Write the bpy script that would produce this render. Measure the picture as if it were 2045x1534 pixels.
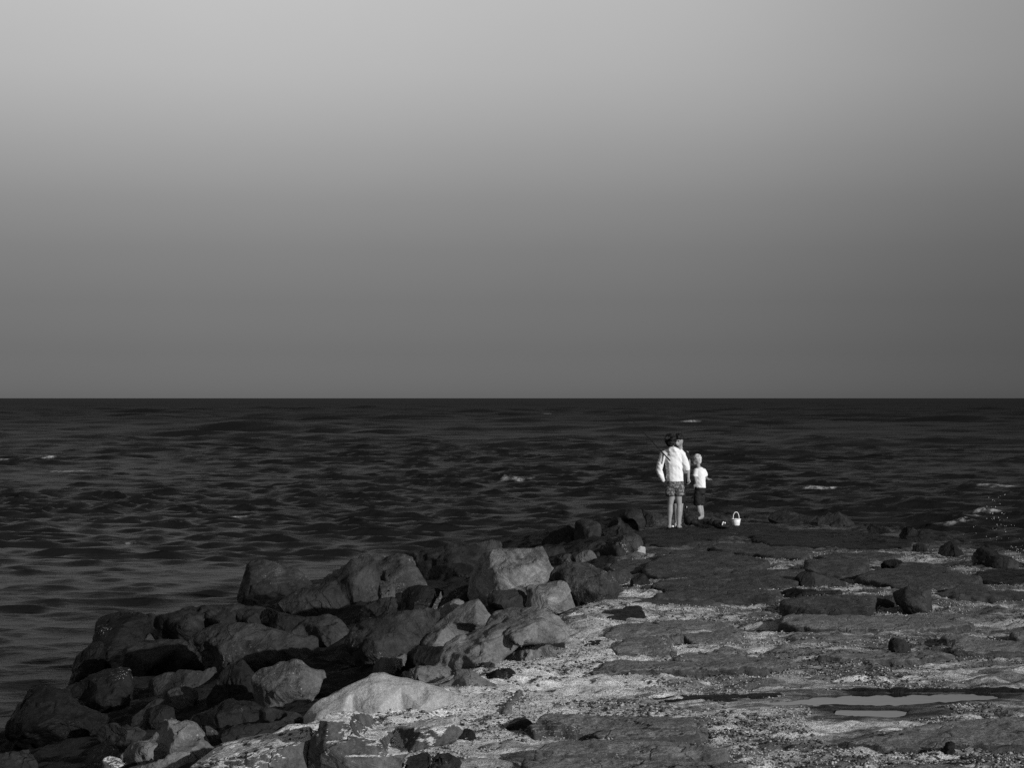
import bpy, bmesh, math, random
import numpy as np
from mathutils import Vector, Matrix
from mathutils.geometry import delaunay_2d_cdt

for o in list(bpy.data.objects):
    bpy.data.objects.remove(o)
SC = bpy.context.scene
COL = SC.collection
R = math.radians

# ------------------------------------------------------------------ camera
F = 4500.0            # focal length in photograph pixels (photograph is 2045 wide)
CX, HY = 1022.5, 795.0
ZC = 2.3              # eye height above the jetty top
cam_d = bpy.data.cameras.new('camera')
cam_d.sensor_width = 36.0
cam_d.lens = 36.0 * F / 2045.0
cam_d.shift_y = (HY - 767.0) / 2045.0
cam_d.clip_start = 0.1
cam_d.clip_end = 60000.0
cam = bpy.data.objects.new('camera', cam_d)
COL.objects.link(cam)
cam.location = (0, 0, ZC)
cam.rotation_euler = (R(90), 0, 0)
SC.camera = cam

# ------------------------------------------------------------------ world, sun, exposure
SUN_EL = 15.5
SUN_AZ = 134.0        # degrees clockwise from +Y: behind the camera, to the right
sun_pos = Vector((math.sin(R(SUN_AZ)) * math.cos(R(SUN_EL)), math.cos(R(SUN_AZ)) * math.cos(R(SUN_EL)), math.sin(R(SUN_EL))))
world = bpy.data.worlds.new('World')
SC.world = world
world.use_nodes = True
nt = world.node_tree
nt.nodes.clear()
w_out = nt.nodes.new('ShaderNodeOutputWorld')
w_bg = nt.nodes.new('ShaderNodeBackground')
w_sky = nt.nodes.new('ShaderNodeTexSky')
w_sky.sky_type = 'NISHITA'
w_sky.sun_disc = False
w_sky.sun_elevation = R(SUN_EL)
w_sky.sun_rotation = R(SUN_AZ)
w_sky.altitude = 0
w_sky.air_density = 1.0
w_sky.dust_density = 1.0
w_sky.ozone_density = 1.0
w_bw = nt.nodes.new('ShaderNodeRGBToBW')
nt.links.new(w_sky.outputs[0], w_bw.inputs[0])
w_tc = nt.nodes.new('ShaderNodeTexCoord')
w_sep = nt.nodes.new('ShaderNodeSeparateXYZ')
nt.links.new(w_tc.outputs['Generated'], w_sep.inputs[0])
w_ramp = nt.nodes.new('ShaderNodeValToRGB')          # the dusky bank near the horizon, brighter air above it
w_ramp.color_ramp.interpolation = 'LINEAR'
SKY_STOPS = [(p, v / 1.5) for p, v in ((0.0, 0.51), (0.0033, 0.505), (0.0211, 0.372), (0.0433, 0.352), (0.0656, 0.402), (0.0878, 0.515),
             (0.11, 0.70), (0.1433, 1.03), (0.1756, 1.27), (0.21, 1.38), (0.30, 1.5), (0.6, 1.2), (1.0, 1.0))]
els = w_ramp.color_ramp.elements
while len(els) < len(SKY_STOPS):
    els.new(0.5)
for e, (p, v) in zip(els, SKY_STOPS):
    e.position = p
    e.color = (v, v, v, 1)
nt.links.new(w_sep.outputs['Z'], w_ramp.inputs[0])
w_mul = nt.nodes.new('ShaderNodeMath'); w_mul.operation = 'MULTIPLY'
nt.links.new(w_bw.outputs[0], w_mul.inputs[0])
nt.links.new(w_ramp.outputs[0], w_mul.inputs[1])
w_x = nt.nodes.new('ShaderNodeMath'); w_x.operation = 'MULTIPLY_ADD'
w_x.inputs[1].default_value = 0.5
w_x.inputs[2].default_value = 0.5
nt.links.new(w_sep.outputs['X'], w_x.inputs[0])
w_az = nt.nodes.new('ShaderNodeValToRGB')             # the sky is a little duller towards the right
w_az.color_ramp.interpolation = 'EASE'
els = w_az.color_ramp.elements
els.new(0.5); els.new(0.5)
for e, (p, v) in zip(els, ((0.36, 0.88), (0.46, 1.0), (0.52, 0.98), (0.63, 0.69))):
    e.position = p
    e.color = (v, v, v, 1)
nt.links.new(w_x.outputs[0], w_az.inputs[0])
w_mul2 = nt.nodes.new('ShaderNodeMath'); w_mul2.operation = 'MULTIPLY'
nt.links.new(w_mul.outputs[0], w_mul2.inputs[0])
nt.links.new(w_az.outputs[0], w_mul2.inputs[1])
w_map = nt.nodes.new('ShaderNodeMapping')               # faint uneven haze
w_map.inputs['Scale'].default_value = (2.0, 2.0, 4.0)
nt.links.new(w_tc.outputs['Generated'], w_map.inputs['Vector'])
w_nz = nt.nodes.new('ShaderNodeTexNoise')
w_nz.inputs['Scale'].default_value = 3.0
w_nz.inputs['Detail'].default_value = 8.0
w_nz.inputs['Roughness'].default_value = 0.62
nt.links.new(w_map.outputs[0], w_nz.inputs['Vector'])
w_nr = nt.nodes.new('ShaderNodeMapRange')
w_nr.inputs['To Min'].default_value = 0.965
w_nr.inputs['To Max'].default_value = 1.035
nt.links.new(w_nz.outputs[0], w_nr.inputs['Value'])
w_mul3 = nt.nodes.new('ShaderNodeMath'); w_mul3.operation = 'MULTIPLY'
nt.links.new(w_mul2.outputs[0], w_mul3.inputs[0])
nt.links.new(w_nr.outputs[0], w_mul3.inputs[1])
nt.links.new(w_mul3.outputs[0], w_bg.inputs['Color'])
w_bg.inputs['Strength'].default_value = 0.15
nt.links.new(w_bg.outputs[0], w_out.inputs[0])

sun_d = bpy.data.lights.new('sun', 'SUN')
sun_d.energy = 4.3
sun_d.angle = R(0.55)
sun_d.color = (1.0, 1.0, 1.0)     # black-and-white photograph: neutral light
sun = bpy.data.objects.new('sun', sun_d)
COL.objects.link(sun)
sun.location = sun_pos * 60
sun.rotation_euler = (-sun_pos).to_track_quat('-Z', 'Y').to_euler()

SC.view_settings.view_transform = 'Standard'
SC.view_settings.look = 'None'
SC.view_settings.exposure = 0.0
SC.view_settings.gamma = 1.0
SC.view_settings.use_curve_mapping = False
SC.cycles.use_denoising = False
SC.cycles.max_bounces = 6

# ------------------------------------------------------------------ numeric helpers
rng = np.random.default_rng(7)
random.seed(7)


def vnoise(p, seed=0):
    """value noise in -1..1 for an (n,3) array"""
    i = np.floor(p).astype(np.int64)
    f = p - i
    f = f * f * f * (f * (f * 6 - 15) + 10)

    def h(dx, dy, dz):
        n = (i[:, 0] + dx) * 374761393 + (i[:, 1] + dy) * 668265263 + (i[:, 2] + dz) * 2147483647 + seed * 1274126177
        n = (n ^ (n >> 13)) * 1274126177
        n = n & 0x7fffffff
        n = (n ^ (n >> 16)) * 2246822519 & 0x7fffffff
        return (n / 1073741823.5) - 1.0
    c = {}
    for a in (0, 1):
        for b in (0, 1):
            c[a, b] = h(0, a, b) * (1 - f[:, 0]) + h(1, a, b) * f[:, 0]
    c0 = c[0, 0] * (1 - f[:, 1]) + c[1, 0] * f[:, 1]
    c1 = c[0, 1] * (1 - f[:, 1]) + c[1, 1] * f[:, 1]
    return c0 * (1 - f[:, 2]) + c1 * f[:, 2]


def fbm(p, octaves=4, seed=0, gain=0.5, ridged=False):
    a, s, q = 1.0, 0.0, p.copy()
    for k in range(octaves):
        n = vnoise(q, seed + k * 17)
        s = s + a * ((1 - 2 * np.abs(n)) if ridged else n)
        a *= gain
        q = q * 2.03 + 11.7
    return s


def sstep(a, b, x):
    t = np.clip((x - a) / (b - a), 0, 1)
    return t * t * (3 - 2 * t)


WATER = -1.10
# left edge of the jetty top, right edge, as X over distance D (metres)
ED = [8, 15.0, 17.1, 19, 20.5, 22.3, 23.8, 25.6, 28.4, 33.9, 39, 46]
EX = [-2.0, -1.75, -0.7, -0.2, 0.35, 0.55, 0.68, 1.15, 1.6, 1.9, 2.1, 2.6]
RD = [8, 30, 33, 39, 43, 46]
RX = [8.2, 7.8, 7.5, 6.7, 5.8, 5.0]


def ground(X, D):
    X = np.asarray(X, float); D = np.asarray(D, float)
    el = np.interp(D, ED, EX) - X
    er = X - np.interp(D, RD, RX)
    ee = D - 45.0
    z = -np.interp(D, [15, 22, 27, 33, 40], [0.215, 0.195, 0.158, 0.160, 0.178]) * np.maximum(el, 0) - 0.34 * np.maximum(er, 0) - 0.30 * np.maximum(ee, 0)
    return np.maximum(z, -3.0)


def P(x, y, D):
    """photograph pixel at distance D -> world point"""
    return Vector(((x - CX) * D / F, D, ZC - (y - HY) * D / F))


def hit(x, y, floor=True):
    """distance at which the sight line through a pixel meets the ground (or just below the water)"""
    D = np.linspace(9, 70, 6100)
    z = ZC - (y - HY) * D / F
    g = ground((x - CX) * D / F, D)
    if floor:
        g = np.maximum(g, WATER - 0.01)
    k = np.argmax(z < g)
    return float(D[k]) if (z < g).any() else 60.0


def new_mesh_np(name, co, faces):
    me = bpy.data.meshes.new(name)
    me.from_pydata([tuple(v) for v in co], [], [tuple(f) for f in faces])
    return me


def grid_mesh(name, co, nr, nc):
    """fast quad grid from (nr*nc,3)"""
    me = bpy.data.meshes.new(name)
    me.vertices.add(len(co))
    me.vertices.foreach_set('co', np.ascontiguousarray(co, dtype=np.float32).ravel())
    i = np.arange(nr * nc).reshape(nr, nc)
    q = np.stack([i[:-1, :-1], i[:-1, 1:], i[1:, 1:], i[1:, :-1]], -1).reshape(-1, 4)
    n = len(q)
    me.loops.add(n * 4)
    me.loops.foreach_set('vertex_index', q.ravel().astype(np.int32))
    me.polygons.add(n)
    me.polygons.foreach_set('loop_start', (np.arange(n) * 4).astype(np.int32))
    me.polygons.foreach_set('loop_total', np.full(n, 4, np.int32))
    me.polygons.foreach_set('use_smooth', np.ones(n, bool))
    me.update(calc_edges=True)
    return me


def link(name, me, mat=None, parent=None):
    o = bpy.data.objects.new(name, me)
    COL.objects.link(o)
    if mat:
        me.materials.clear()
        me.materials.append(mat)
    if parent:
        o.parent = parent
    return o


def tag(o, label=None, cat=None, group=None, kind=None):
    if label: o['label'] = label
    if cat: o['category'] = cat
    if group: o['group'] = group
    if kind: o['kind'] = kind
    return o


# ------------------------------------------------------------------ materials
class NB:
    def __init__(s, name):
        s.m = bpy.data.materials.new(name)
        s.m.use_nodes = True
        s.t = s.m.node_tree
        s.b = s.t.nodes['Principled BSDF']

    def n(s, typ, ins=None, **kw):
        nd = s.t.nodes.new(typ)
        for k, v in kw.items():
            setattr(nd, k, v)
        for k, v in (ins or {}).items():
            if hasattr(v, 'links') or hasattr(v, 'is_linked'):
                s.t.links.new(v, nd.inputs[k])
            else:
                nd.inputs[k].default_value = v
        return nd

    def math(s, op, a, b=0.0, c=0.0):
        return s.n('ShaderNodeMath', {0: a, 1: b, 2: c}, operation=op).outputs[0]

    def noise(s, vec, scale, detail=6, rough=0.6, dist=0.0):
        return s.n('ShaderNodeTexNoise', {'Vector': vec, 'Scale': scale, 'Detail': detail, 'Roughness': rough, 'Distortion': dist}).outputs[0]

    def rng(s, v, a, b, c, d, smooth=True):
        return s.n('ShaderNodeMapRange', {'Value': v, 'From Min': a, 'From Max': b, 'To Min': c, 'To Max': d},
                   interpolation_type='SMOOTHSTEP' if smooth else 'LINEAR').outputs[0]

    def mix(s, f, a, b):
        nd = s.n('ShaderNodeMix', data_type='FLOAT')
        for k, v in ((0, f), (2, a), (3, b)):
            if hasattr(v, 'is_linked'):
                s.t.links.new(v, nd.inputs[k])
            else:
                nd.inputs[k].default_value = v
        return nd.outputs[0]

    def set(s, name, v):
        if hasattr(v, 'is_linked'):
            s.t.links.new(v, s.b.inputs[name])
        else:
            s.b.inputs[name].default_value = v

    def coords(s):
        tc = s.n('ShaderNodeTexCoord')
        oi = s.n('ShaderNodeObjectInfo')
        off = s.math('MULTIPLY', oi.outputs['Random'], 61.0)
        cb = s.n('ShaderNodeCombineXYZ', {0: off, 1: off, 2: off})
        return s.n('ShaderNodeVectorMath', {0: tc.outputs['Object'], 1: cb.outputs[0]}, operation='ADD').outputs[0]

    def bump(s, h, strength=0.6, dist=0.03):
        b = s.n('ShaderNodeBump', {'Strength': strength, 'Distance': dist, 'Height': h})
        s.t.links.new(b.outputs[0], s.b.inputs['Normal'])


def rock_mat(name, lo, hi, speck=0.0, streak=0.0, stain=0.3, rough=0.85, shelltop=0.0, spec=0.12, cracks=0.5, rot=(0.5, 0.3, 0.2)):
    b = NB(name)
    v = b.coords()
    base = b.rng(b.noise(v, 2.2, 8, 0.68), 0.3, 0.72, lo, hi)
    grain = b.rng(b.noise(v, 42, 4, 0.75), 0.25, 0.75, 0.62, 1.38, False)
    col = b.math('MULTIPLY', base, grain)
    blot = b.rng(b.noise(v, 6.5, 6, 0.7, 0.6), 0.5, 0.68, 1.0, 1.0 - stain)
    col = b.math('MULTIPLY', col, blot)
    height = b.math('ADD', b.noise(v, 13, 9, 0.72), b.math('MULTIPLY', b.noise(v, 4, 4, 0.6), 0.5))
    if streak > 0:
        oi = b.n('ShaderNodeObjectInfo')
        vr = b.n('ShaderNodeVectorRotate', {'Vector': v, 'Axis': (0.35, 1.0, 0.25), 'Angle': b.math('MULTIPLY', oi.outputs['Random'], 0.0 if rot[0] < 0.1 else 14.0)})
        mp = b.n('ShaderNodeMapping', {'Vector': vr.outputs[0], 'Rotation': rot, 'Scale': (2.0, 2.0, 6.5)})
        st = b.noise(mp.outputs[0], 1.3, 4, 0.6, 1.2)
        col = b.math('MULTIPLY', col, b.rng(st, 0.3, 0.72, 1.0 - streak, 1.0 + streak * 0.9))
        height = b.math('ADD', height, b.math('MULTIPLY', st, 1.6))
    wv = b.n('ShaderNodeVectorMath', {0: v, 1: b.n('ShaderNodeVectorMath', {0: b.n('ShaderNodeTexNoise', {'Vector': v, 'Scale': 3.0, 'Detail': 5.0}).outputs[1], 1: (0.5, 0.5, 0.5)}, operation='MULTIPLY').outputs[0]}, operation='ADD')
    vo = b.n('ShaderNodeTexVoronoi', {'Vector': wv.outputs[0], 'Scale': 2.3}, feature='DISTANCE_TO_EDGE')
    crack = b.math('MULTIPLY', b.rng(vo.outputs[0], 0.0, 0.030, 1.0, 0.0), b.rng(b.noise(v, 1.4, 2, 0.5), 0.47, 0.56, 0.0, cracks))
    col = b.math('MULTIPLY', col, b.mix(crack, 1.0, 0.35))
    height = b.math('ADD', height, b.math('MULTIPLY', crack, -0.9))
    if speck > 0:
        clump = b.rng(b.noise(v, 2.4, 4, 0.65), 0.60 - 0.14 * speck, 0.70, 0.0, 1.0)
        sp = b.rng(b.noise(v, 46, 4, 0.75), 0.56, 0.66, 0.0, 0.85)
        col = b.mix(b.math('MULTIPLY', clump, sp), col, 0.42)
    geo = b.n('ShaderNodeNewGeometry')
    sep = b.n('ShaderNodeSeparateXYZ', {0: geo.outputs['Position']})
    if shelltop > 0:
        sn = b.n('ShaderNodeSeparateXYZ', {0: geo.outputs['True Normal']})
        flat = b.rng(b.math('ADD', sn.outputs[2], b.math('MULTIPLY', b.noise(v, 5, 5, 0.7), 0.5)), 0.98, 1.08, 0.0, shelltop)
        shell = b.rng(b.noise(v, 50, 4, 0.7), 0.3, 0.6, 0.12, 0.55)
        col = b.mix(flat, col, shell)
    wet = b.rng(b.math('ADD', sep.outputs[2], b.math('MULTIPLY', b.noise(v, 1.7, 5, 0.6), -0.55)), WATER - 0.12, WATER + 0.28, 1.0, 0.0)
    col = b.math('MULTIPLY', col, b.mix(wet, 1.0, 0.34))
    cc = b.n('ShaderNodeCombineColor', {0: col, 1: col, 2: col})
    b.set('Base Color', cc.outputs[0])
    b.set('Roughness', b.mix(wet, rough, 0.55))
    b.set('Specular IOR Level', spec)
    b.bump(height, 0.75, 0.035)
    return b.m


MAT = {
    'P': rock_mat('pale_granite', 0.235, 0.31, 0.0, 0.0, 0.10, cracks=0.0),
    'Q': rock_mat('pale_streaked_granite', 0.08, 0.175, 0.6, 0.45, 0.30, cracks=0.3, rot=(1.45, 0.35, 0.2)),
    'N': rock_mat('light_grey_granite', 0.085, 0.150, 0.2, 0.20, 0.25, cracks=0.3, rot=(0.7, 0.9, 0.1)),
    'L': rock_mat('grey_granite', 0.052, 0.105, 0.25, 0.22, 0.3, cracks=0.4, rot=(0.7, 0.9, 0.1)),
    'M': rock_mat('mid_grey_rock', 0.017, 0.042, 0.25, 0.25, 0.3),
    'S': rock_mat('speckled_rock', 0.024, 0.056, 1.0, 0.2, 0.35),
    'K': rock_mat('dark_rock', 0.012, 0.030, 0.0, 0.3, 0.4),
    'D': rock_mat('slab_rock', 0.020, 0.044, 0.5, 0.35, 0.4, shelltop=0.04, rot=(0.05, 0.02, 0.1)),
    'W': rock_mat('wet_and_shade_black_rock', 0.005, 0.014, 0.15, 0.25, 0.3, rough=0.6, spec=0.12),  # wet rock; in hollows and gaps its near-black also paints the shade
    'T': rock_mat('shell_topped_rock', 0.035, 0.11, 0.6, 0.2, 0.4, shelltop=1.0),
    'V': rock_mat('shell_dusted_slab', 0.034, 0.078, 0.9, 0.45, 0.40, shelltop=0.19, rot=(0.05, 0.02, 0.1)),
}


def plain_mat(name, v, rough=0.8, spec=0.3, noise=0.0, scale=30, lo=None, thr=None, bump=0.0):
    b = NB(name)
    if noise > 0:
        c = b.coords()
        nz = b.noise(c, scale, 5, 0.7)
        col = b.rng(nz, 0.3, 0.7, v * (1 - noise), v * (1 + noise)) if thr is None else b.mix(b.rng(nz, thr, thr + 0.06, 0, 1), v, lo)
        cc = b.n('ShaderNodeCombineColor', {0: col, 1: col, 2: col})
        b.set('Base Color', cc.outputs[0])
        if bump:
            b.bump(nz, 0.6, bump)
    else:
        b.set('Base Color', (v, v, v, 1))
    b.set('Roughness', rough)
    b.set('Specular IOR Level', spec)
    return b.m


# ------------------------------------------------------------------ shell gravel ground of the jetty
def ground_mat():
    b = NB('shell_gravel_ground')
    tc = b.n('ShaderNodeTexCoord')
    v = tc.outputs['Object']
    at = b.n('ShaderNodeAttribute', attribute_name='wet')
    sh = b.n('ShaderNodeAttribute', attribute_name='shell')
    fine = b.noise(v, 60, 5, 0.75)
    mid = b.noise(v, 17, 5, 0.72)
    c = b.math('MULTIPLY', b.rng(fine, 0.30, 0.66, 0.44, 0.92), b.rng(mid, 0.30, 0.60, 0.55, 1.05))
    mp = b.n('ShaderNodeMapping', {'Vector': v, 'Scale': (0.9, 2.2, 1.0)})
    pt = b.rng(b.noise(mp.outputs[0], 1.15, 6, 0.66, 0.5), 0.40, 0.62, 1.0, 0.42)
    c = b.math('MULTIPLY', c, b.mix(b.n('ShaderNodeAttribute', attribute_name='rich').outputs['Fac'], pt, 1.0))
    vor = b.n('ShaderNodeTexVoronoi', {'Vector': v, 'Scale': 34.0})
    holes = b.rng(b.noise(v, 24, 4, 0.8), 0.57, 0.66, 1.0, 0.22)
    c = b.math('MULTIPLY', c, holes)
    rub = b.rng(b.noise(v, 5, 6, 0.7), 0.3, 0.7, 0.006, 0.020)
    mp2 = b.n('ShaderNodeMapping', {'Vector': v, 'Scale': (0.55, 1.5, 1.0)})
    bare = b.rng(b.math('ADD', b.noise(mp2.outputs[0], 1.5, 8, 0.72, 0.4), b.math('MULTIPLY', b.noise(v, 30, 3, 0.7), 0.12)), 0.50, 0.60, 0.0, 0.88)
    ri = b.n('ShaderNodeAttribute', attribute_name='rich').outputs['Fac']      # shells heaped thick along the left bank
    bare = b.math('MULTIPLY', bare, b.mix(ri, 1.0, 0.35))
    c = b.mix(bare, c, b.rng(mid, 0.3, 0.7, 0.040, 0.15))
    c = b.mix(sh.outputs['Fac'], rub, c)
    c = b.math('MULTIPLY', c, b.mix(at.outputs['Fac'], 1.0, 0.16))
    cc = b.n('ShaderNodeCombineColor', {0: c, 1: c, 2: c})
    b.set('Base Color', cc.outputs[0])
    b.set('Roughness', 0.9)
    b.set('Specular IOR Level', 0.15)
    b.bump(b.math('ADD', fine, b.math('MULTIPLY', mid, 1.5)), 0.9, 0.02)
    return b.m


def poly_dist(px, py, poly):
    """signed distance (inside negative) of points to polygon"""
    poly = np.asarray(poly, float)
    d = np.full(px.shape, 1e9)
    inside = np.zeros(px.shape, bool)
    n = len(poly)
    for i in range(n):
        x0, y0 = poly[i]; x1, y1 = poly[(i + 1) % n]
        ex, ey = x1 - x0, y1 - y0
        t = np.clip(((px - x0) * ex + (py - y0) * ey) / (ex * ex + ey * ey + 1e-12), 0, 1)
        d = np.minimum(d, np.hypot(px - x0 - t * ex, py - y0 - t * ey))
        cond = ((y0 > py) != (y1 > py)) & (px < (x1 - x0) * (py - y0) / (y1 - y0 + 1e-12) + x0)
        inside ^= cond
    return np.where(inside, -d, d)


def flat_pts(s, z=0.0):
    out = []
    for t in s.split():
        x, y = map(float, t.split(',')[:2])
        D = F * (ZC - z) / (y - HY)
        out.append(((x - CX) * D / F, D))
    return out


PUDDLES = [
    ('1535,1405 1575,1402 1625,1396 1640,1391 1700,1389 1800,1388 1900,1387 1980,1388 1995,1396 1960,1402 1880,1406 1820,1409 1760,1412 1700,1412 1640,1410 1600,1407 1560,1409',
     'long shallow puddle mirroring the sky among the shell gravel'),
    ('1670,1428 1678,1421 1720,1420 1780,1421 1808,1423 1800,1430 1750,1434 1700,1433',
     'small second puddle just in front of the long puddle'),
]
PUD = [flat_pts(s, -0.004) for s, _ in PUDDLES]


def shell_height(X, D):
    p = np.stack([X, D, np.zeros_like(X)], -1)
    und = 0.034 * fbm(p * 0.9, 3, 5) + 0.024 * fbm(p * 2.7, 3, 9)
    lump = 0.020 * fbm(p * 8.0, 3, 21, 0.6) + 0.009 * fbm(p * 34.0, 2, 33, 0.6)
    return und, lump


def ground_full(X, DD):
    z = ground(X, DD)
    und, lump = shell_height(X, DD)
    el = X - np.interp(DD, ED, EX)
    p = np.stack([X, DD, np.zeros_like(X)], -1)
    shell = sstep(-0.42, -0.12, el + 0.16 * fbm(p * 2.1, 3, 51))
    er = np.interp(DD, RD, RX) - X
    shell *= sstep(-0.3, 0.5, er) * sstep(45.2, 41.0, DD)
    shell *= 1.0 - 0.80 * sstep(30.0, 36.0, DD + 2.5 * fbm(p * 0.8, 3, 57))
    shell *= 1.0 - 0.38 * sstep(18.5, 22.5, DD + 1.5 * fbm(p * 0.7, 2, 59)) * sstep(0.6, 2.2, el)
    bank = 0.10 * np.exp(-((el - 0.35) / 0.45) ** 2) * sstep(30, 22, DD) * (0.6 + 0.5 * fbm(p * 1.3, 2, 71))
    wet = np.zeros_like(X)
    pit = np.zeros_like(X)
    near = np.full_like(X, 1e9)
    for pl in PUD:
        d = poly_dist(X, DD, pl)
        near = np.minimum(near, d)
        wet = np.maximum(wet, sstep(0.42, 0.06, d + 0.22 * fbm(p * 2.5, 3, 61)))
        pit = np.maximum(pit, sstep(0.05, -0.08, d + 0.05 * fbm(p * 5.0, 2, 64)))
    z = z + (und + lump) * np.where(shell > 0.05, 1, 1.6) + bank
    rim = sstep(0.9, 0.15, near)
    z = z * (1 - 0.6 * rim)
    z = np.where(near < 0.9, np.maximum(z, 0.003 * rim - 0.2 * (1 - rim)), z)
    z = np.where(pit > 0, z * (1 - pit) + pit * (-0.06), z)
    rich = sstep(2.4, 0.9, el) * sstep(24.0, 20.5, DD)
    return z, shell, wet, rich


def build_ground():
    nr, nc = 620, 330
    D = np.geomspace(12.0, 53.0, nr)
    u = np.linspace(0, 1, nc)
    DD = np.repeat(D, nc)
    xl = np.interp(D, ED, EX) - 5.9
    xr = np.interp(D, RD, RX) + 4.0
    a = 0.22   # fraction of the columns spent on the hidden left slope
    xe = np.interp(D, ED, EX) - 0.5
    X = np.where(u[None, :] < a, xl[:, None] + (xe - xl)[:, None] * (u / a)[None, :],
                 xe[:, None] + (xr - xe)[:, None] * ((u - a) / (1 - a))[None, :]).ravel()
    z, shell, wet, rich = ground_full(X, DD)
    me = grid_mesh('ground', np.stack([X, DD, z], -1), nr, nc)
    for nm, arr in (('wet', wet), ('shell', shell), ('rich', rich)):
        at = me.attributes.new(nm, 'FLOAT', 'POINT')
        at.data.foreach_set('value', arr.astype(np.float32))
    o = link('ground', me, ground_mat())
    tag(o, 'bright broken-shell gravel covering the top of the stone jetty', kind='structure')
    return o


build_ground()

pm = NB('puddle_water')
pm.set('Base Color', (0.012, 0.012, 0.012, 1))
pm.set('Roughness', 0.02)
pm.set('IOR', 1.7)
_c = pm.coords()
pm.bump(pm.noise(_c, 7, 3, 0.5), 0.04, 0.02)
for pl, (_, lab) in zip(PUD, PUDDLES):
    cx = sum(p[0] for p in pl) / len(pl); cy = sum(p[1] for p in pl) / len(pl)
    me = new_mesh_np('puddle', [(p[0] + (p[0] - cx) * 0.08 - cx, p[1] + (p[1] - cy) * 0.45 - cy, 0) for p in pl], [list(range(len(pl)))])
    o = link('puddle', me, pm.m)
    o.location = (cx, cy, -0.004)
    tag(o, lab, kind='structure')

# ------------------------------------------------------------------ sea
FOAM = [  # x, y of whitecap in the photograph, half width m, half depth m, crest lift m
    (100, 918, 0.9, 1.2, 0.35), (142, 943, 1.3, 1.2, 0.1), (8, 923, 0.8, 1.0, 0.1), (1080, 829, 2.2, 5, 0.3), (1380, 848, 2.0, 3.5, 0.3),
    (462, 1037, 0.9, 0.6, 0.12), (120, 1061, 0.7, 0.5, 0.1), (1030, 961, 1.0, 0.9, 0.12), (250, 1090, 0.4, 0.4, 0.15),
    (1640, 976, 1.2, 1.0, 0.12), (1990, 974, 1.3, 0.9, 0.3), (270, 868, 1.8, 2.5, 0.1), (1500, 825, 2, 6, 0.2),
    (1866, 1033, 0.6, 0.9, 0.12), (1893, 1053, 0.4, 0.6, 0.1), (1908, 1049, 0.45, 0.5, 0.12), (1925, 1045, 0.35, 0.4, 0.2), (1940, 1041, 0.4, 0.4, 0.2), (1955, 1038, 0.4, 0.4, 0.2), (1972, 1036, 0.45, 0.4, 0.2), (2010, 1038, 0.8, 0.3, 0.1),
    (2030, 1095, 0.5, 0.5, 0.1), (440, 1203, 0.7, 0.12, 0.0), 
]


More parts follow.
